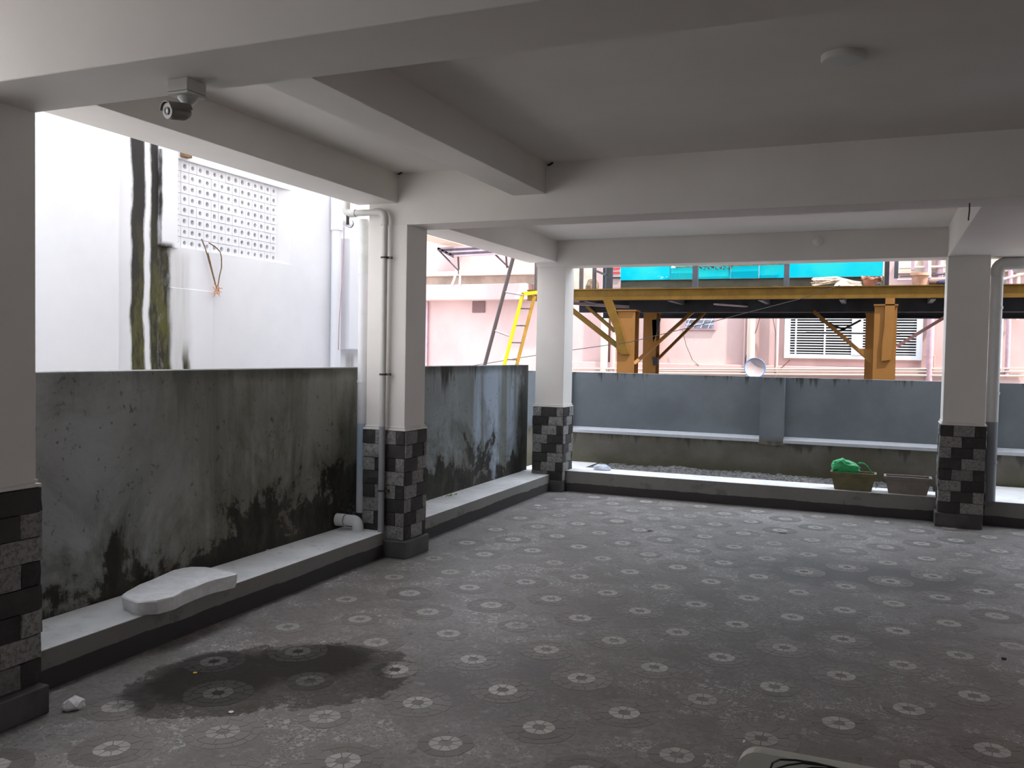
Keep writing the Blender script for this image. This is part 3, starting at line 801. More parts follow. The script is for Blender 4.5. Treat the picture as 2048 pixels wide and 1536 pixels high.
o = obj('stone_slab', bm, M['slab']); tag(o, 'broken pale stone slab lying on left curb', 'slab')
a = on_z(114, 1391, .0)
o = obj('loose_rock', rock((-3.13, 2.68, .0), .035, .055, .03, 3), M['slab']); tag(o, 'small pale rock on floor against nearest pillar plinth', 'rock')

# planters
def planter(label, x0, x1, y0, y1, z, h, mat, soil=None):
    t = thing('planter', label, 'planter', ((x0 + x1) / 2, (y0 + y1) / 2, z))
    bm = bmesh.new(); tp = .045
    def loop(ix, iy, zz): return [bm.verts.new(p + (zz,)) for p in ((x0 + ix, y0 + iy), (x1 - ix, y0 + iy), (x1 - ix, y1 - iy), (x0 + ix, y1 - iy))]
    rr_ = [loop(tp, tp * .6, z), loop(.012, .010, z + h - .03), loop(.0, .0, z + h - .028), loop(0, 0, z + h), loop(.022, .02, z + h), loop(.026, .024, z + h - .03), loop(tp + .016, tp * .6 + .016, z + .015)]
    bm.faces.new(rr_[0][::-1]); bm.faces.new(rr_[-1])
    for a, b in zip(rr_, rr_[1:]):
        for k in range(4): bm.faces.new((a[k], a[(k + 1) % 4], b[(k + 1) % 4], b[k]))
    obj('trough', bm, mat, t)
    bm = bmesh.new(); g = loop_n = None
    box(bm, x0 + .04, x1 - .04, y0 + .035, y1 - .035, z + .05, z + h * .72); obj('soil', bm, M['rubble'], t)
    return t
planter('olive plastic planter on back curb with green bag in it', -.430, .005, 9.36, 9.56, .234, .178, M['pot_olive'])
planter('empty beige plastic planter on back curb beside right-hand pillar', .072, .505, 9.36, 9.56, .234, .170, M['pot_beige'])
# green bag
bm = bmesh.new(); bmesh.ops.create_icosphere(bm, subdivisions=4, radius=1)
for v in bm.verts:
    p = v.co.copy()
    f = 1 + .16 * mnoise.noise(p * 1.7 + Vector((3, 0, 0))) + .10 * mnoise.noise(Vector((p.x * 2, p.y * 4, p.z * 9))) + .03 * mnoise.noise(p * 14)
    q = p * f
    tip = max(0, q.x - .2)
    v.co = Vector((-.292 + q.x * .145, 9.46 + q.y * .075 * (1 - .3 * tip), .447 + q.z * .082 * (1 - .35 * tip) + (.02 if q.x < -.1 else 0) - tip * .004))
t = thing('plastic_bag', 'crumpled bright green plastic bag stuffed in the olive planter', 'bag', (-.292, 9.46, .36))
obj('bundle', bm, M['bag'], t, smooth=True)
bm = bmesh.new(); pts = []
for i in range(9):
    s = i / 8; pts.append((-.17 + .135 * s, 9.45, .50 + .02 * math.sin(s * 3) - .10 * s * s))
tube(bm, pts, .006, 6, radii=[.010 - .007 * i / 8 + .004 * (i % 2) for i in range(9)]); obj('loose_strip', bm, M['bag'], t)
bm = bmesh.new(); tube(bm, [(-.06, 9.45, .43), (-.02, 9.44, .40), (0, 9.43, .36), (.015, 9.43, .30), (0, 9.40, .27)], .003, 6)
o = obj('twig', bm, M['twig']); tag(o, 'thin dry twig hanging from the olive planter', 'twig')

# rubble strip between back curb and wall
bm = bmesh.new(); nx, ny = 190, 22; gx0, gx1, gy0, gy1 = -3.2, .55, 9.724, 10.53
grid = []
for i in range(nx + 1):
    row = []
    for j in range(ny + 1):
        x = gx0 + (gx1 - gx0) * i / nx; y = gy0 + (gy1 - gy0) * j / ny
        hh = .192 + .07 * max(0, mnoise.noise(Vector((x * 2.1, y * 2.2, 0)))) + .028 * mnoise.noise(Vector((x * 14, y * 14, 1))) + .016 * mnoise.noise(Vector((x * 40, y * 40, 3)))
        hh += .05 * math.exp(-((x + 1.33) / .16) ** 2 - ((y - 10.0) / .25) ** 2)
        if x < -2.95: hh = min(hh, .21)
        row.append(bm.verts.new((x, y, hh)))
    grid.append(row)
for i in range(nx):
    for j in range(ny): bm.faces.new((grid[i][j], grid[i + 1][j], grid[i + 1][j + 1], grid[i][j + 1]))
o = obj('rubble_bed', bm, M['rubble'], kind='stuff'); tag(o, 'strip of grey cement rubble behind the long back curb', 'rubble')
for i in range(46):
    pass
o = obj('powder_heap', rock((-2.90, 9.585, .234), .105, .06, .042, 9, 3, .3), M['powder']); tag(o, 'small heap of bluish white powder on the back curb', 'heap')
o = obj('rubble_lump', rock((-3.66, 9.60, .188), .07, .08, .10, 4, 3, .7), M['rubble']); tag(o, 'cement lump heaped left of the far corner pillar', 'rubble')
# weed
t = thing('weed', 'tiny green weed growing on left curb by the wall', 'weed', (-3.715, 7.35, .188))
rr = random.Random(11)
for k in range(16):
    bm = bmesh.new(); c = Vector((-3.715 + rr.uniform(-.02, .02), 7.35 + rr.uniform(-.10, .12), .189)); a = rr.uniform(0, 6.3); l = rr.uniform(.02, .04)
    d = Vector((math.cos(a) * .6, math.sin(a), .5)).normalized() * l; s = Vector((-math.sin(a), math.cos(a), 0)) * l * .35
    vs = [bm.verts.new(c), bm.verts.new(c + d * .5 + s), bm.verts.new(c + d), bm.verts.new(c + d * .5 - s)]
    bm.faces.new(vs); obj('leaf', bm, M['weed'], t)
# yellow crumpled scrap at the corner pillar
t = thing('crumpled_packet', 'yellow and black crumpled packet at the foot of the corner pillar', 'litter', (-3.37, 9.24, 0))
obj('packet', rock((-3.36, 9.25, 0), .035, .02, .04, 6, 2, .5), M['yellow'], t)
obj('packet_end', rock((-3.325, 9.235, 0), .016, .015, .022, 8, 2, .4), M['black'], t)
def flake(name, label, cat, u, v, z, s, mat, n=6, th=.002, stretch=(1, 1)):
    c = on_z(u, v, z + .002); rr = random.Random(u * 7 + v); bm = bmesh.new()
    a0 = rr.uniform(0, 6)
    prism(bm, [(c.x + s * stretch[0] * rr.uniform(.6, 1) * math.cos(a0 + 2 * math.pi * k / n), c.y + s * stretch[1] * rr.uniform(.6, 1) * math.sin(a0 + 2 * math.pi * k / n), z + .0022) for k in range(n)], (0, 0, th))
    return tag(obj(name, bm, mat), label, cat)
flake('dry_leaf', 'tiny yellow leaf on the dark damp floor patch', 'leaf', 390, 1346, 0, .012, M['yellow'])
flake('stone_chip', 'pale oval chip below the damp floor patch', 'chip', 462, 1424, 0, .016, M['chip'])
flake('paint_chip', 'white chip at bottom edge beside the grey chair', 'chip', 1488, 1483, 0, .012, M['chip'], stretch=(.6, 1.6))
flake('paint_chip', 'white scrap on floor near the far corner pillar', 'scrap', 1075, 1011, 0, .045, M['chip'], stretch=(1, .7))
flake('stone_chip', 'white chip on left curb near the stained wall', 'chip', 535, 1100, .188, .014, M['chip'])
flake('stone_chip', 'two-toned pale chip on left curb past the slab', 'chip', 560, 1106, .188, .016, M['chip'])
flake('stone_chip', 'white fleck beside the plinth of the pipe pillar', 'chip', 854, 1075, 0, .02, M['chip'])
flake('stone_chip', 'small white fleck on floor under the left curb', 'chip', 658, 1199, 0, .008, M['chip'])
flake('dry_leaf', 'dark shrivelled leaf near back curb, floor centre right', 'leaf', 1565, 1066, 0, .035, M['kerbdark'], stretch=(1.4, .7))
flake('dry_leaf', 'dark leaf scrap on far floor below the olive planter line', 'leaf', 1300, 1062, 0, .03, M['kerbdark'])
flake('pebble', 'black pebble near the right picture edge', 'pebble', 2008, 1318, 0, .016, M['black'], th=.008)

# ------------------------------------------------------------------ grey plastic chair (only its back corner is in view)
t = thing('plastic_chair', 'grey plastic chair, only its back corner showing at bottom', 'chair', (.02, 1.45, 0))
cy = 1.672; cx0, cx1 = -.213, .262
bm = bmesh.new()
outer_p = [(cx0 + .0, .40), (cx0 - .012, .62)] + [(cx0 + .030 + .042 * math.cos(a), .774 + .042 * math.sin(a)) for a in [math.pi - k * math.pi / 2 / 5 for k in range(6)]]
outer_p += [(cx1 - .030 + .042 * math.cos(a), .774 + .042 * math.sin(a)) for a in [math.pi / 2 - k * math.pi / 2 / 5 for k in range(6)]] + [(cx1 + .012, .62), (cx1, .40)]
inner_p = []
mxp = (cx0 + cx1) / 2
for x, z in outer_p:
    inner_p.append((mxp + (x - mxp) * .84, .40 + (z - .40) * .93 if z > .41 else .40))
def frame_loop(pts, y): return [bm.verts.new((x, y + (z - .8) * -.12, z)) for x, z in pts]
A1, A2 = frame_loop(outer_p, cy - .012), frame_loop(outer_p, cy + .016)
B1, B2 = frame_loop(inner_p, cy - .012), frame_loop(inner_p, cy + .016)
for k in range(len(outer_p) - 1):
    for p, q in ((A1, B1), (A2, B2), (A1, A2), (B1, B2)): bm.faces.new((p[k], p[k + 1], q[k + 1], q[k]))
obj('back_frame', bm, M['chair'], t)
bm = bmesh.new(); B1 = frame_loop(inner_p, cy + .004); B2 = frame_loop(inner_p, cy + .010)
bm.faces.new(B1); bm.faces.new(B2[::-1])
obj('back_panel', bm, M['chair'], t)
for pts in (((1541, 1533), (1546, 1521), (1560, 1515), (1590, 1516), (1630, 1522), (1670, 1532)), ((1550, 1534), (1575, 1526), (1605, 1522), (1650, 1527), (1700, 1538)), ((1592, 1537), (1625, 1531), (1665, 1533), (1710, 1544))):
    bm = bmesh.new(); tube(bm, [on_y(u, v + 4, cy - .0125 + (on_y(u, v + 4, cy).z - .8) * -.12) for u, v in pts], .0020, 6); obj('slot', bm, M['black'], t)
obj('seat', nbox(cx0, cx1, 1.22, cy + .05, .40, .425, bev=.01), M['chair'], t)
for sx, sy in ((cx0 + .03, 1.25), (cx1 - .03, 1.25), (cx0 + .02, cy + .03), (cx1 - .02, cy + .03)):
    bm = bmesh.new(); bar(bm, (sx, sy, .405), (sx + (.02 if sx > 0 else -.02), sy, 0), .045, .045); obj('leg', bm, M['chair'], t)

# ================================================================== the white neighbouring house at left
XF = -5.6
t = thing('white_house', 'white neighbouring house beyond left wall with green moss streaks', 'building', (XF, 6, -.26))
ya, yb, za, zb = 5.815, 7.215, 2.415, 3.172     # vent opening
bm = bmesh.new()
D = .16
box(bm, XF - D, XF, 5.12, ya, -.26, 8.5); box(bm, XF - D, XF, yb + .19, 8.95, -.26, 8.5)
box(bm, XF - D, XF, ya, yb + .19, -.26, za); box(bm, XF - D, XF, ya, yb + .19, zb, 8.5)
obj('wall', bm, M['facade'], t)
obj('wall_projection', nbox(XF - .2, XF + .10, -6, 5.12, -.26, 8.5), M['facade'], t)
obj('wall_return', nbox(XF - 3, XF, 8.95, 9.1, -.26, 6), M['facade'], t)
# slanting reveal at the right of the vent
bm = bmesh.new(); prism(bm, [(XF, yb + .19, za), (XF - .05, yb, za), (XF - D, yb, za), (XF - D, yb + .19, za)], (0, 0, zb - za)); obj('vent_reveal', bm, M['facade'], t)
obj('lintel_slab', nbox(XF - .02, XF + .035, 5.62, ya - .005, za - .02, zb + .03, bev=.004), M['facade'], t)
obj('ledge', nbox(XF, XF + .012, 5.74, 6.27, 1.2, 2.06, bev=.004), M['facade'], t)
obj('dark_interior', nbox(XF - .6, XF - .165, ya - .1, yb + .3, za - .1, zb + .1), M['dark_glass'], t)  # solid dark box painted as the unlit space behind the vent
# pierced blocks
NCx, NR = 15, 8; bw_, bh_ = (yb - ya) / NCx, (zb - za) / NR
def vent_mesh(seed):
    rr = random.Random(seed); bm = bmesh.new(); hw, hh = bw_ / 2 - .0018, bh_ / 2 - .0018; r = .0200 * rr.uniform(.92, 1.10); n = 12
    q = rr.choice((.0, .18))
    out = []; inn = []; back = []
    for k in range(n):
        a = 2 * math.pi * (k + .5) / n; c, s = math.cos(a), math.sin(a); m_ = max(abs(c), abs(s))
        out.append(bm.verts.new((0, hw * c / m_, hh * s / m_)))
        ri = r * ((1 - q) + q / m_)
        inn.append(bm.verts.new((-.001, ri * c, ri * s))); back.append(bm.verts.new((-.09, ri * c, ri * s)))
    ob_ = [bm.verts.new((-.09, v.co.y, v.co.z)) for v in out]
    # square corners
    for k in range(n):
        k2 = (k + 1) % n
        bm.faces.new((out[k], out[k2], inn[k2], inn[k])); bm.faces.new((inn[k], inn[k2], back[k2], back[k])); bm.faces.new((out[k2], out[k], ob_[k], ob_[k2]))
        bm.faces.new((back[k], back[k2], ob_[k2], ob_[k]))
    for sy in (-1, 1):
        for sz in (-1, 1):
            vs = [v for v in out if v.co.y * sy > 0 and v.co.z * sz > 0 and (abs(abs(v.co.y) - hw) < 1e-5 or abs(abs(v.co.z) - hh) < 1e-5)]
            vs = sorted(vs, key=lambda v: -(abs(v.co.y) / hw + abs(v.co.z) / hh))[:2]
            cnr = bm.verts.new((0, hw * sy, hh * sz)); bm.faces.new((vs[0], vs[1], cnr))
    bmesh.ops.recalc_face_normals(bm, faces=bm.faces)
    me = bpy.data.meshes.new('vent_block'); bm.to_mesh(me); bm.free(); me.materials.append(M['facade']); return me
vms = [vent_mesh(s) for s in range(6)]
rr = random.Random(21)
for i in range(NCx):
    for j in range(NR):
        o = bpy.data.objects.new('vent_block', rr.choice(vms)); COL.objects.link(o); o.parent = t
        o.location = Vector((XF - .03 + rr.uniform(-.002, .002), ya + bw_ * (i + .5), za + bh_ * (j + .5))) - OFF[t.name]
# pipes, cabinet on the facade
tp = thing('drainpipe', 'white pipe standing against the white house, right of vent', 'pipe', (XF + .05, 8.11, 0))
obj('pipe', ntube([(XF + .07, 8.12, -.25), (XF + .07, 8.12, 2.87)], .055, 16), M['facade'], tp, smooth=True)
obj('coupling', ntube([(XF + .07, 8.12, 2.86), (XF + .07, 8.12, 3.28)], .066, 16), M['facade'], tp, smooth=True)
obj('branch', ntube([(XF + .07, 8.14, 2.99), (XF + .07, 8.37, 2.97)], .045, 16), M['facade'], tp, smooth=True)
obj('branch_end', ntube([(XF + .07, 8.37, 2.97), (XF + .07, 8.385, 2.97)], .047, 16), M['black'], tp)
o = obj('wall_cabinet', nbox(XF, XF + .13, 8.30, 8.93, 1.56, 2.80, bev=.01), M['facade']); tag(o, 'white boxed projection on the white house near pillar', 'cabinet')
bm = bmesh.new(); tube(bm, [on_x(688, 455, XF + .15), on_x(687, 520, XF + .15), on_x(682, 590, XF + .15), on_x(678, 650, XF + .15), on_x(677, 700, XF + .15)], .006, 6)
o = obj('cable', bm, M['pinkpipe']); tag(o, 'thin cable hanging down the white house beside the projection', 'cable')
# dry vines hanging at the vent
t = thing('dried_vine', 'dry brown vine tuft hanging below the vent of white house', 'vine', on_x(432, 592, XF + .03))
def px(u, v, x=XF + .035): return on_x(u, v, x)
for pts in ([(403, 478), (409, 492), (414, 508), (420, 530), (430, 566), (434, 578)], [(418, 486), (430, 493), (440, 503), (443, 515), (443, 535), (439, 552), (436, 572)], [(416, 506), (424, 540), (432, 572)]):
    bm = bmesh.new(); tube(bm, [px(*p) for p in pts], .0055, 6); obj('stem', bm, M['twig'], t)
rr = random.Random(3)
for k in range(16):
    a = rr.uniform(0, 6.3); bm = bmesh.new(); c = (434 + rr.uniform(-4, 4), 580 + rr.uniform(-8, 8))
    tube(bm, [px(*c), px(c[0] + 9 * math.cos(a), c[1] + 9 * math.sin(a), XF + .06)], .004, 5, radii=[.005, .002]); obj('fibre', bm, M['orange'], t)
bm = bmesh.new(); box(bm, XF + .001, XF + .05, 5.865, 5.955, 3.19, 3.42); o = obj('wooden_batten', bm, M['wood']); tag(o, 'brown batten end above the pierced vent', 'batten')

# ================================================================== pink building behind
YP = 15.5
t = thing('pink_building', 'pale pink building beyond the back wall with louvred window', 'building', (-2, YP, -.26))
bm = bmesh.new(); box(bm, -13, 8, YP, YP + .3, -.26, 5.2); obj('wall', bm, M['pink'], t)
obj('balcony_slab', nbox(-9.5, -6.12, YP - .35, YP, 2.56, 2.86, bev=.01), M['pink'], t)
obj('slab_ledge', nbox(-9.5, -5.3, YP - .28, YP, 3.03, 3.12, bev=.01), M['cream'], t)
obj('soffit_band', nbox(-9.5, -5.75, YP - .02, YP, 2.86, 3.03), M['soffit'], t)
obj('brick_grille', nbox(-7.38, -7.11, YP - .02, YP + .02, 2.33, 2.55), M['ventdark'], t, label='dark square grille')
obj('corner_strip', nbox(-8.42, -8.35, YP - .05, YP, 1.2, 2.55), M['pinkpipe'], t)
obj('base_ledge', nbox(-5.6, 8, YP - .10, YP, 1.2, 1.42, bev=.01), M['pink'], t)
# louvred window
wx0, wx1, wz0, wz1 = -1.50, .62, 1.555, 2.42
wn = obj('window_frame', nbox(wx0, wx1, YP - .05, YP - .005, wz0, wz0 + .07), M['white_frame'], t)
bm = bmesh.new()
box(bm, wx0, wx0 + .09, YP - .06, YP - .006, wz0, wz1); box(bm, -.44, -.27, YP - .06, YP - .006, wz0 + .07, wz1); box(bm, .53, wx1, YP - .06, YP - .006, wz0, wz1); box(bm, wx0, wx1, YP - .06, YP - .006, wz1, wz1 + .07)
obj('mullion', bm, M['white_frame'], wn)
obj('pane', nbox(wx0 + .09, wx1 - .09, YP - .012, YP - .004, wz0 + .07, wz1), M['dark_glass'], wn)
for xx in (-1.33, -.87): obj('upright', nbox(xx, xx + .025, YP - .055, YP - .035, wz0 + .07, wz1), M['white_frame'], wn)
k = 0; z = wz0 + .09
while z < wz1 - .02:
    for a, b in ((wx0 + .09, -.44), (-.27, .53)):
        obj('slat', nbox(a, b, YP - .045, YP - .022, z, z + .017), M['slat'], wn)
    z += .0435
# small barred window
sw = obj('small_window_frame', nbox(-3.21, -2.66, YP - .03, YP - .005, 2.02, 2.35), M['pinkpipe'], t)
obj('pane', nbox(-3.18, -2.69, YP - .036, YP - .031, 2.05, 2.35), M['grey_glass'], sw)
for k in range(4):
    bm = bmesh.new(); bar(bm, (-3.18 + .13 * k, YP - .045, 2.05), (-3.05 + .13 * k, YP - .045, 2.35), .008, .008); obj('bar', bm, M['white_frame'], sw)
for zz in (2.12, 2.20, 2.28):
    bm = bmesh.new(); bar(bm, (-3.18, YP - .045, zz), (-2.69, YP - .045, zz), .008, .008); obj('bar', bm, M['white_frame'], sw)
# conduits
for u0, v0, u1, v1, rad in ((1145, 737, 2048, 737, .012), (1145, 744, 2048, 752, .016), (1300, 741, 2048, 743, .010)):
    a, b = on_y(u0, v0, YP - .13), on_y(u1, v1, YP - .13); bm = bmesh.new(); tube(bm, [a, (a + b) / 2 + Vector((0, 0, -.01)), b], rad, 8); obj('conduit', bm, M['cream'], t)
for u, wd, mt in ((1208, .075, 'cream'), (1225, .05, 'pink'), (1310, .07, 'cream'), (1500, .07, 'cream'), (1552, .03, 'pink'), (1488, .02, 'pink')):
    a = on_y(u, 745, YP - .08); obj('downpipe', ntube([(a.x, YP - .08, 1.0), (a.x, YP - .08, 4.2)], wd, 10), M[mt], t, smooth=True)
a = on_y(1860, 700, YP - .1); obj('downpipe', ntube([(a.x, YP - .1, 1.0), (a.x, YP - .1, 2.45)], .055, 12), M['pinkpipe'], t, smooth=True)
obj('downpipe', ntube([(a.x + .10, YP - .1, 2.3), (a.x + .10, YP - .1, 4.4)], .05, 12), M['pinkpipe'], t, smooth=True)
bm = bmesh.new(); a = on_y(1852, 712, YP - .12); b = on_y(1868, 712, YP - .12)
tube(bm, [on_y(1848, 712, YP - .12), on_y(1869, 712, YP - .12), on_y(1868, 735, YP - .12)], .010, 6); obj('tap_pipe', bm, M['terra2'], t)
for u, mt, wd, v0, v1 in ((2006, 'white_frame', .02, 590, 745), (2022, 'pinkpipe', .035, 530, 755), (2038, 'cream', .03, 520, 640), (2014, 'dish', .018, 560, 640)):
    p0, p1 = on_y(u, v0, YP - .1), on_y(u, v1, YP - .1); obj('downpipe', ntube([(p0.x, YP - .1, p0.z), (p0.x, YP - .1, p1.z)], wd, 10), M[mt], t, smooth=True)
bm = bmesh.new(); tube(bm, [on_y(2000, 560, YP - .12), on_y(2030, 552, YP - .12), on_y(2060, 545, YP - .12)], .02, 8); obj('conduit', bm, M['cream'], t)
bm = bmesh.new(); tube(bm, [on_y(2012, 594, YP - .12), on_y(2060, 594, YP - .12)], .015, 8); obj('conduit', bm, M['cream'], t)
# upper right storey rails, orange-pink
for u, v0, u2, v2, rad, mt in ((1795, 560, 1893, 557, .02, 'pinkpipe'), (1798, 536, 1893, 533, .02, 'cream'), (1856, 500, 1856, 556, .05, 'pinkpipe'), (1800, 553, 1893, 548, .012, 'greysteel'), (1835, 520, 1893, 505, .02, 'cream')):
    bm = bmesh.new(); tube(bm, [on_y(u, v0, YP - .15), on_y(u2, v2, YP - .15)], rad, 8); obj('rail', bm, M[mt], t)
obj('upper_wall', nbox(.2, 4, YP - .08, YP, 2.95, 3.15), M['soffit'], t)
# thin dangling wires on the facade
for pts in (((1520, 633), (1513, 660), (1498, 690), (1492, 715), (1490, 730)), ((1365, 660), (1372, 690), (1385, 720), (1398, 731)), ((1545, 630), (1551, 665), (1551, 700), (1550, 733)), ((1580, 720), (1560, 738))):
    bm = bmesh.new(); tube(bm, [on_y(u, v, YP - .1) for u, v in pts], .006, 5); obj('wire', bm, M['pole'], t)
# dish
t2 = thing('satellite_dish', 'white dish with blue rim peeping over the back wall', 'dish', on_y(1514, 745, YP - .4))
c = on_y(1510, 736, YP - .4)
bm = bmesh.new(); lathe(bm, c, [(0, -.05), (.06, -.043), (.115, -.026), (.165, 0)], 28, (.1, -1, .2)); obj('reflector', bm, M['dish'], t2, smooth=True)
bm = bmesh.new(); axd = Vector((.1, -1, .2)).normalized(); u = axd.cross(Vector((0, 0, 1))).normalized(); w = u.cross(axd)
tube(bm, arc(c, .17, 0, 2 * math.pi, u, w, 32), .008, 6, caps=False); obj('rim', bm, M['dishrim'], t2)
obj('bracket', nbox(c.x - .02, c.x + .02, YP - .36, YP - .005, c.z - .22, c.z - .16), M['pinkpipe'], t2)
# eave running away at the left of the pink building
obj('roof_eave', nbox(-7.9, -7.5, 12.8, YP, 3.62, 3.70, bev=.01), M['cream'], t)
# awning frame on the pink wall
YA = 15.0
t = thing('awning_frame', 'mauve slatted awning frame jutting from the pink building', 'awning', (-6.9, YP - .3, 3.1))
q = [on_y(876, 497, YA), on_y(908, 512, YA), on_y(1065, 512, YA), on_y(990, 488, YA)]
A0, A3 = q[0], Vector((-6.1, YA, q[0].z + .02)); Bq = Vector((0, YP - YA - .02, .0))
for k in range(5):
    s = k / 4
    a = q[0].lerp(q[1], s); b = Vector((-5.9, a.y + .0, a.z + .03))
    a = a + Vector((0, .0, 0)); bm = bmesh.new(); bar(bm, a, b, .05, .035)
    obj('slat', bm, M['awning' if k % 2 else 'awning_l'], t)
bm = bmesh.new(); bar(bm, q[0], q[1] + Vector((0, 0, -.01)), .05, .05); obj('side_bar', bm, M['awning'], t)
for P in (((876, 499), (921, 545)), ((916, 510), (918, 548)), ((983, 502), (1018, 535)), ((1012, 510), (1014, 535))):
    bm = bmesh.new(); tube(bm, [on_y(*P[0], YA), on_y(*P[1], YP - .3)], .018, 6); obj('strut', bm, M['awning'], t)
for pts in (((913, 540), (908, 560), (903, 572)), ((920, 540), (920, 558), (919, 572))):
    bm = bmesh.new(); tube(bm, [on_y(u, v, YP - .36) for u, v in pts], .022, 6); obj('cord', bm, M['white_frame'], t)

# ================================================================== steel platform
YS = 11.8; YR = 14.3
t = thing('steel_platform', 'mustard steel platform on braced columns behind the back wall', 'platform', (-1.7, 13, -.26))
x0s, x1s = -4.75, 3.2; zt, zbm = 2.475, 2.318
bm = bmesh.new()
box(bm, x0s, x1s, YS + .02, YS + .035, zbm + .01, zt - .01); box(bm, x0s, x1s, YS, YS + .08, zt - .012, zt); box(bm, x0s, x1s, YS, YS + .08, zbm, zbm + .012)
obj('front_girder', bm, M['mustard'], t)
obj('deck', nbox(x0s, x1s, YS + .04, YR, zt - .07, zt - .015), M['darksteel'], t)
bm = bmesh.new(); box(bm, x0s + .4, x1s, YR - .02, YR, 2.18, zt - .03); box(bm, x0s + .4, x1s, YR - .08, YR, 2.17, 2.185)
obj('rear_girder', bm, M['darksteel'], t)
obj('under_beam', nbox(x0s + .5, x1s, YS + .9, YS + .99, 2.19, zt - .06), M['darksteel'], t)
for xx in (-3.9, -2.7, -1.5, -.5, .55, 1.7):
    obj('joist', nbox(xx, xx + .06, YS + .04, YR - .02, 2.30, zt - .06), M['greysteel'], t)
bm = bmesh.new(); bar(bm, (-4.4, YS + .06, 2.30), (-3.4, YS + 1.0, 2.27), .06, .04); obj('angle_strip', bm, M['awning_l'], t)
bm = bmesh.new(); bar(bm, (-2.1, YS + .3, 2.27), (-1.6, YS + 1.2, 2.27), .05, .02); obj('angle_strip', bm, M['awning_l'], t)
def hcol(xc, yc, w, d, zt_, mat='mustard'):
    bm = bmesh.new()
    box(bm, xc - w / 2, xc + w / 2, yc - d / 2, yc - d / 2 + .015, -.26, zt_); box(bm, xc - w / 2, xc + w / 2, yc + d / 2 - .015, yc + d / 2, -.26, zt_)
    box(bm, xc - .01, xc + .01, yc - d / 2 + .015, yc + d / 2 - .015, -.26, zt_)
    box(bm, xc - w / 2 - .01, xc + w / 2 + .01, yc - d / 2 - .02, yc + d / 2 + .02, zt_ - .015, zt_)
    obj('column', bm, M[mat], t)
hcol(-3.262, YS + .13, .245, .24, 2.18, 'brown'); hcol(on_y(1299, 680, YS + 1.25).x, YS + 1.37, .20, .24, 2.22, 'brown'); hcol(.05, YS + .13, .26, .24, 2.24, 'brown'); hcol(-.10, YR - .2, .22, .22, 2.24, 'brown')
def brace(p, q, y, w, mat='mustard', dpt=.06, name='brace', ytop=None):
    a, b = on_y(*p, ytop or y), on_y(*q, y); bm = bmesh.new()
    d = (b - a).normalized(); n = Vector((-d.z, 0, d.x)) * w / 2
    prism(bm, [a + n, b + n, b - n, a - n], (0, dpt, 0)); obj(name, bm, M[mat], t)
brace((1130, 610), (1234, 692), YS + .1, .065, ytop=YS + .1)
brace((1172, 612), (1228, 662), YS + .3, .06, 'mustard', ytop=YS + .9)
brace((1386, 622), (1268, 727), YS + .1, .058, 'brown', ytop=YS + .92)
brace((1410, 624), (1306, 727), YS + 1.3, .06, 'brown', ytop=YR - .1)
brace((1624, 620), (1748, 728), YS + .1, .062, 'brown', ytop=YS + .92)
brace((1900, 628), (1790, 695), YS + .1, .058, 'pinksteel', ytop=YS + .9)
brace((1640, 640), (1690, 660), YR - .3, .03, 'darksteel'); brace((1722, 640), (1680, 662), YR - .3, .03, 'darksteel'); brace((1612, 665), (1800, 668), YR - .3, .02, 'darksteel')
def plate(pts, y, dp, mat, name='bracket'):
    bm = bmesh.new(); prism(bm, [on_y(*p, y) for p in pts], (0, dp, 0)); obj(name, bm, M[mat], t)
plate([(1206, 600), (1224, 600), (1233, 625), (1240, 648), (1251, 685), (1259, 709), (1243, 709), (1233, 700), (1232, 672), (1226, 652), (1216, 628)], YS - .01, .05, 'mustard')
plate([(1771, 596), (1790, 596), (1789, 640), (1787, 680), (1781, 720), (1763, 722), (1764, 690), (1769, 650)], YS - .01, .05, 'brown')
plate([(1712, 696), (1746, 700), (1746, 745), (1738, 722)], YS + .05, .03, 'brown')
plate([(1304, 640), (1321, 637), (1316, 660), (1306, 684)], YS + 1.25, .03, 'darksteel')
plate([(1304, 714), (1316, 716), (1316, 730), (1306, 731)], YS + 1.2, .06, 'darksteel')
# railing posts
for u0, u1, vt, vb, mt, y in ((1384, 1396, 515, 575, 'greysteel', 11.9), (1567, 1579, 515, 572, 'greysteel', 11.9), (1768, 1780, 505, 573, 'darksteel', 12.0), (1788, 1798, 505, 556, 'greysteel', 12.6), (1212, 1224, 505, 577, 'darksteel', 12.0), (1205, 1211, 520, 577, 'greysteel', 12.1), (1158, 1165, 505, 577, 'pole', 12.0), (1184, 1191, 505, 577, 'pole', 12.0), (1068, 1073, 500, 602, 'pole', 11.9), (1822, 1830, 505, 540, 'pinkpipe', 13.2)):
    a, b = on_y(u0, vb, y), on_y(u1, vt, y)
    bm = nbox(a.x, b.x, y, y + .07, zt - .01 if vb > 560 and vb < 590 else a.z, b.z); obj('railing_post', bm, M[mt], t)
    if vb in (575, 572): obj('post_foot', nbox(a.x - .03, b.x + .03, y - .02, y + .09, zt - .002, zt + .012), M['greysteel'], t)
bm = bmesh.new(); bar(bm, on_y(1190, 541, 12.0), on_y(1212, 550, 12.0), .03, .03); obj('rail', bm, M['greysteel'], t)
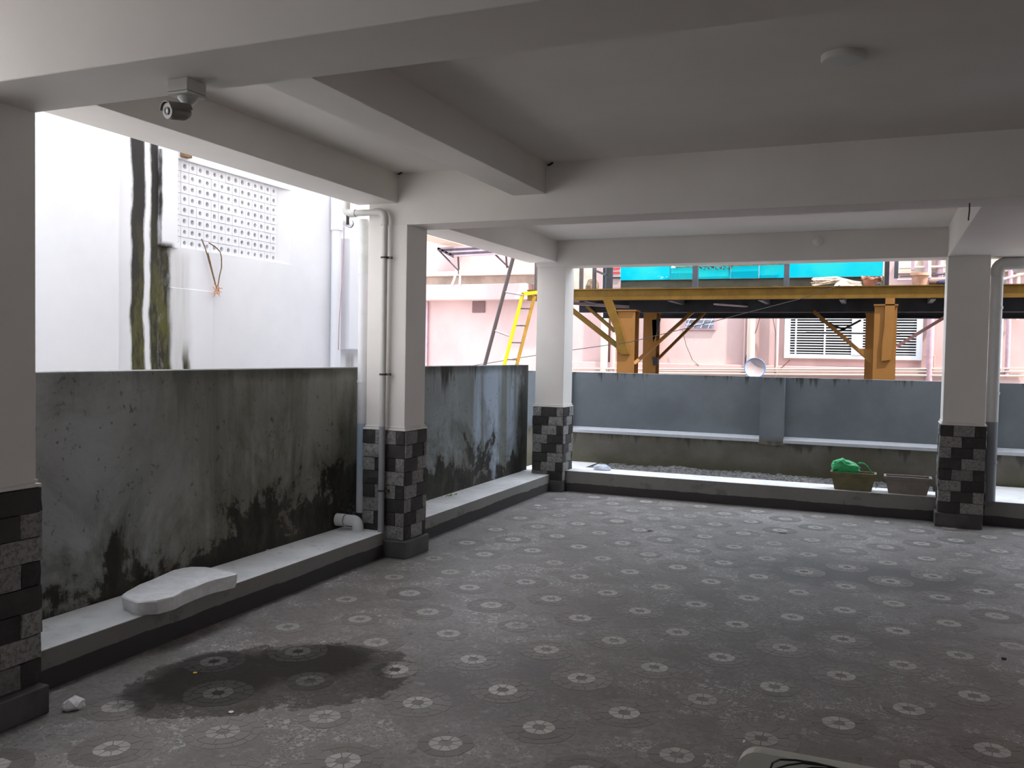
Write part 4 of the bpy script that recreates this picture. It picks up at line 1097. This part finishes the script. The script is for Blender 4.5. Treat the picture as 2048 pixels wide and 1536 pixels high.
# cyan fence panels on the platform with a dark kerb below
YC = 12.55
kb = obj('kerb', nbox(on_y(1241, 560, YC).x, on_y(1768, 560, YC).x, YC + .01, YC + .12, zt - .01, on_y(1240, 561, YC).z), M['kerbdark'], t)
edges = [1241, 1343, 1389, 1461, 1518, 1573, 1766]
zk = on_y(1240, 561, YC).z
fence = thing('cyan_fence', 'bright cyan sheet panels standing on the steel platform', 'fence', ((on_y(1241, 560, YC).x + on_y(1766, 560, YC).x) / 2, YC, zk))
for k in range(len(edges) - 1):
    a, b = on_y(edges[k], 550, YC).x, on_y(edges[k + 1], 550, YC).x
    obj('panel', nbox(a + .004, b - .004, YC - .01 - .012 * (k % 2), YC + .012 - .012 * (k % 2), zk, 3.25), M['cyan'], fence)
bm = bmesh.new(); bar(bm, on_y(1343, 535, YC - .05), on_y(1570, 528, YC - .05), .02, .014); obj('lath', bm, M['rust'], fence)
for k in range(26):
    u = 1398 + k * 2.6; a = on_y(u, 533 + (k % 5), YC - .045)
    if k % 3: 
        bm = rock((a.x, YC - .045, a.z - .02), .012, .008, .012 + .008 * (k % 2), k, 1); obj('rust_drip', bm, M['rust'], fence)
bm = rock(tuple(on_y(1346, 537, YC - .06)), .03, .02, .02, 3, 2, .6); obj('mortar_blob', bm, M['cloth'], fence)
# objects on the platform edge
YO = 11.95
t = thing('broom_bundle', 'bundle of dry pale sticks lying on the steel platform', 'sticks', (-.55, YO, zt))
rr = random.Random(8)
for k in range(40):
    a = on_y(1626 + rr.uniform(-4, 12), 569 + rr.uniform(-13, 3), YO + rr.uniform(0, .15)); b = on_y(1722 + rr.uniform(-18, 4), 572 + rr.uniform(-9, 2), YO + rr.uniform(0, .15))
    a.z = max(a.z, zt + .012); b.z = max(b.z, zt + .012)
    mdl = (a + b) / 2 + Vector((0, 0, .02 + rr.uniform(0, .03)))
    bm = bmesh.new(); tube(bm, [a, mdl, b], .006, 5); obj('stick', bm, M['straw'], t)
def pot(name, label, u0, u1, vt, y, mat, broken=False):
    a, b = on_y(u0, vt, y), on_y(u1, vt, y); cx = (a.x + b.x) / 2; rad = (b.x - a.x) / 2; h = a.z - zt
    t = thing(name, label, 'pot', (cx, y + rad, zt))
    bm = bmesh.new()
    lathe(bm, (cx, y + rad, zt), [(0, 0), (rad * .68, 0), (rad * .88, h * .75), (rad * .90, h * .78), (rad, h * .80), (rad, h), (rad * .88, h), (rad * .8, h * .7), (0, h * .6)], 22)
    if broken:
        for v in bm.verts:
            if v.co.z > zt + h * .7: v.co.z += .045 * mnoise.noise(v.co * 14) - .01
    obj('body', bm, mat, t, smooth=not broken)
    bm = bmesh.new(); lathe(bm, (cx, y + rad, zt), [(0, h * .7), (rad * .8, h * .7), (rad * .8, h * .66), (0, h * .66)], 18); obj('soil', bm, M['kerbdark'], t)
pot('broken_pot', 'broken reddish terracotta pot on platform right of the sticks', 1722, 1765, 551, YO + .05, M['terra'], True)
pot('terracotta_pot', 'whole pale terracotta pot on the steel platform, far right', 1821, 1861, 545, YO, M['terra2'])
bm = bmesh.new()
pts = [on_y(u, v, YO - .04) for u, v in ((1664, 577), (1672, 566), (1682, 560), (1692, 561), (1699, 568), (1702, 574), (1690, 573), (1682, 578), (1676, 573))]
prism(bm, pts, (0, .03, 0)); o = obj('torn_cloth', bm, M['cloth']); tag(o, 'torn whitish cloth in front of the dry sticks', 'cloth')
a = on_y(1708, 573, YO); o = obj('cloth_scrap', rock((a.x, YO + .03, zt + .004), .10, .03, .014, 5), M['cloth']); tag(o, 'flat white cloth scrap left of the broken pot', 'cloth')
a = on_y(1858, 565, YO + .1); b = on_y(1890, 568, YO + .1)
bm = ntube([(a.x, YO + .16, zt + .05), (b.x + .3, YO + .16, zt + .05)], .05, 14); o = obj('pipe_length', bm, M['brownpipe']); tag(o, 'brown pipe length lying on platform behind the pale pot', 'pipe')
a = on_y(1886, 566, YO); o = obj('wrapped_roll', rock((a.x + .05, YO + .04, zt + .002), .12, .045, .055, 2, 3, .15), M['bluecloth']); tag(o, 'dark blue wrapped roll on platform beside right pillar', 'roll')
a = on_y(1735, 572, YO - .02); o = obj('dark_stone', rock((on_y(1757, 572, YO).x, YO - .01, zt + .002), .035, .02, .03, 7), M['greysteel']); tag(o, 'small dark bottle-like lump before the broken pot', 'lump')
o = obj('cream_tarpaulin', nbox(on_y(1130, 560, 13.2).x, on_y(1182, 560, 13.2).x, 13.2, 13.26, zt - .014, 3.0), M['soffit']); tag(o, 'cream sheet standing on platform behind corner pillar', 'sheet')
o = obj('rusty_tank', rock(tuple(on_y(1185, 560, 12.9))[:2] + (zt,), .10, .08, .16, 12, 3, .4), M['rust']); tag(o, 'rusty brown lump between posts left of the sign', 'lump')
sg = on_y(1233, 545, 12.7)
t = thing('notice_board', 'small white board with two rows of red lettering', 'sign', (sg.x, 12.7, zt))
obj('board', nbox(sg.x - .09, sg.x + .065, 12.7, 12.72, zt - .014, 3.1), M['pink'], t)
for zz in (sg.z + .045, sg.z - .015):
    for k in range(5):
        x = sg.x - .065 + k * .025; bm = bmesh.new(); box(bm, x, x + .018, 12.692, 12.699, zz, zz + .026); obj('letter', bm, M['redp'], t)
bm = bmesh.new(); bar(bm, (sg.x - .12, 12.69, sg.z - .075), (sg.x + .07, 12.69, sg.z - .075), .02, .014); obj('ledge', bm, M['darksteel'], t)

# ladder + handrail
YL = 11.2
t = thing('ladder', 'yellow metal ladder leaning behind left wall near corner pillar', 'ladder', on_y(1020, 728, YL))
def railp(pp, mat, w, y=YL, name='rail', d=.04):
    a, b = on_y(*pp[0], y), on_y(*pp[1], y); dv = (b - a); b2 = a + dv * ((a.z + .25) / (a.z - b.z))
    bm = bmesh.new(); dd = dv.normalized(); n = Vector((-dd.z, 0, dd.x)) * w / 2
    prism(bm, [a + n, b2 + n, b2 - n, a - n], (0, d, 0)); obj(name, bm, M[mat], t)
railp(((1045, 586), (1008, 728)), 'yellowp', .038); railp(((1068, 592), (1033, 728)), 'ladder_ochre', .038, YL + .18)
bm = bmesh.new(); a, b = on_y(1044, 588, YL), on_y(1074, 585, YL)
prism(bm, [a + Vector((-.01, 0, .025)), b + Vector((0, 0, .025)), b + Vector((0, 0, -.02)), a + Vector((0, 0, -.02))], (0, .05, 0)); obj('top_bar', bm, M['yellowp'], t)
bm = bmesh.new(); tube(bm, [on_y(1067, 588, YL + .02), on_y(1067, 590, YL + .2)], .016, 8); obj('top_bar', bm, M['ladder_ochre'], t)
for k in range(9):
    s = k / 1.0; v = 617 + 34 * k
    ul = 1045 - 37 * (v - 586) / 142 + 2; ur = 1068 - 35 * (v - 592) / 136
    bm = bmesh.new(); tube(bm, [on_y(ul, v, YL + .02), on_y(ur, v + .5, YL + .2)], .009, 8); obj('rung', bm, M['pole'], t)
t = thing('handrail', 'grey sloping steel handrail left of the yellow ladder', 'handrail', on_y(975, 728, YL))
a, b = on_y(1029, 505, YL), on_y(970, 728, YL); b2 = a + (b - a) * ((a.z + .25) / (a.z - b.z))
obj('pole', ntube([a, b2], .027, 12), M['pole'], t, smooth=True)
for p, q in (((1009, 584), (1046, 590)), ((989, 661), (1018, 672))):
    bm = bmesh.new(); tube(bm, [on_y(*p, YL), on_y(*q, YL)], .014, 8); obj('link', bm, M['awning_l'], t)
# wire crossing in front of the platform
bm = bmesh.new(); pts = [(940, 732), (985, 725), (1050, 714), (1145, 700), (1260, 684), (1400, 650), (1500, 624), (1600, 598), (1680, 571)]
tube(bm, [on_y(u, v, 11.5) for u, v in pts], .005, 6); o = obj('cable', bm, M['cable']); tag(o, 'thin black wire slung across in front of the steel platform', 'cable')
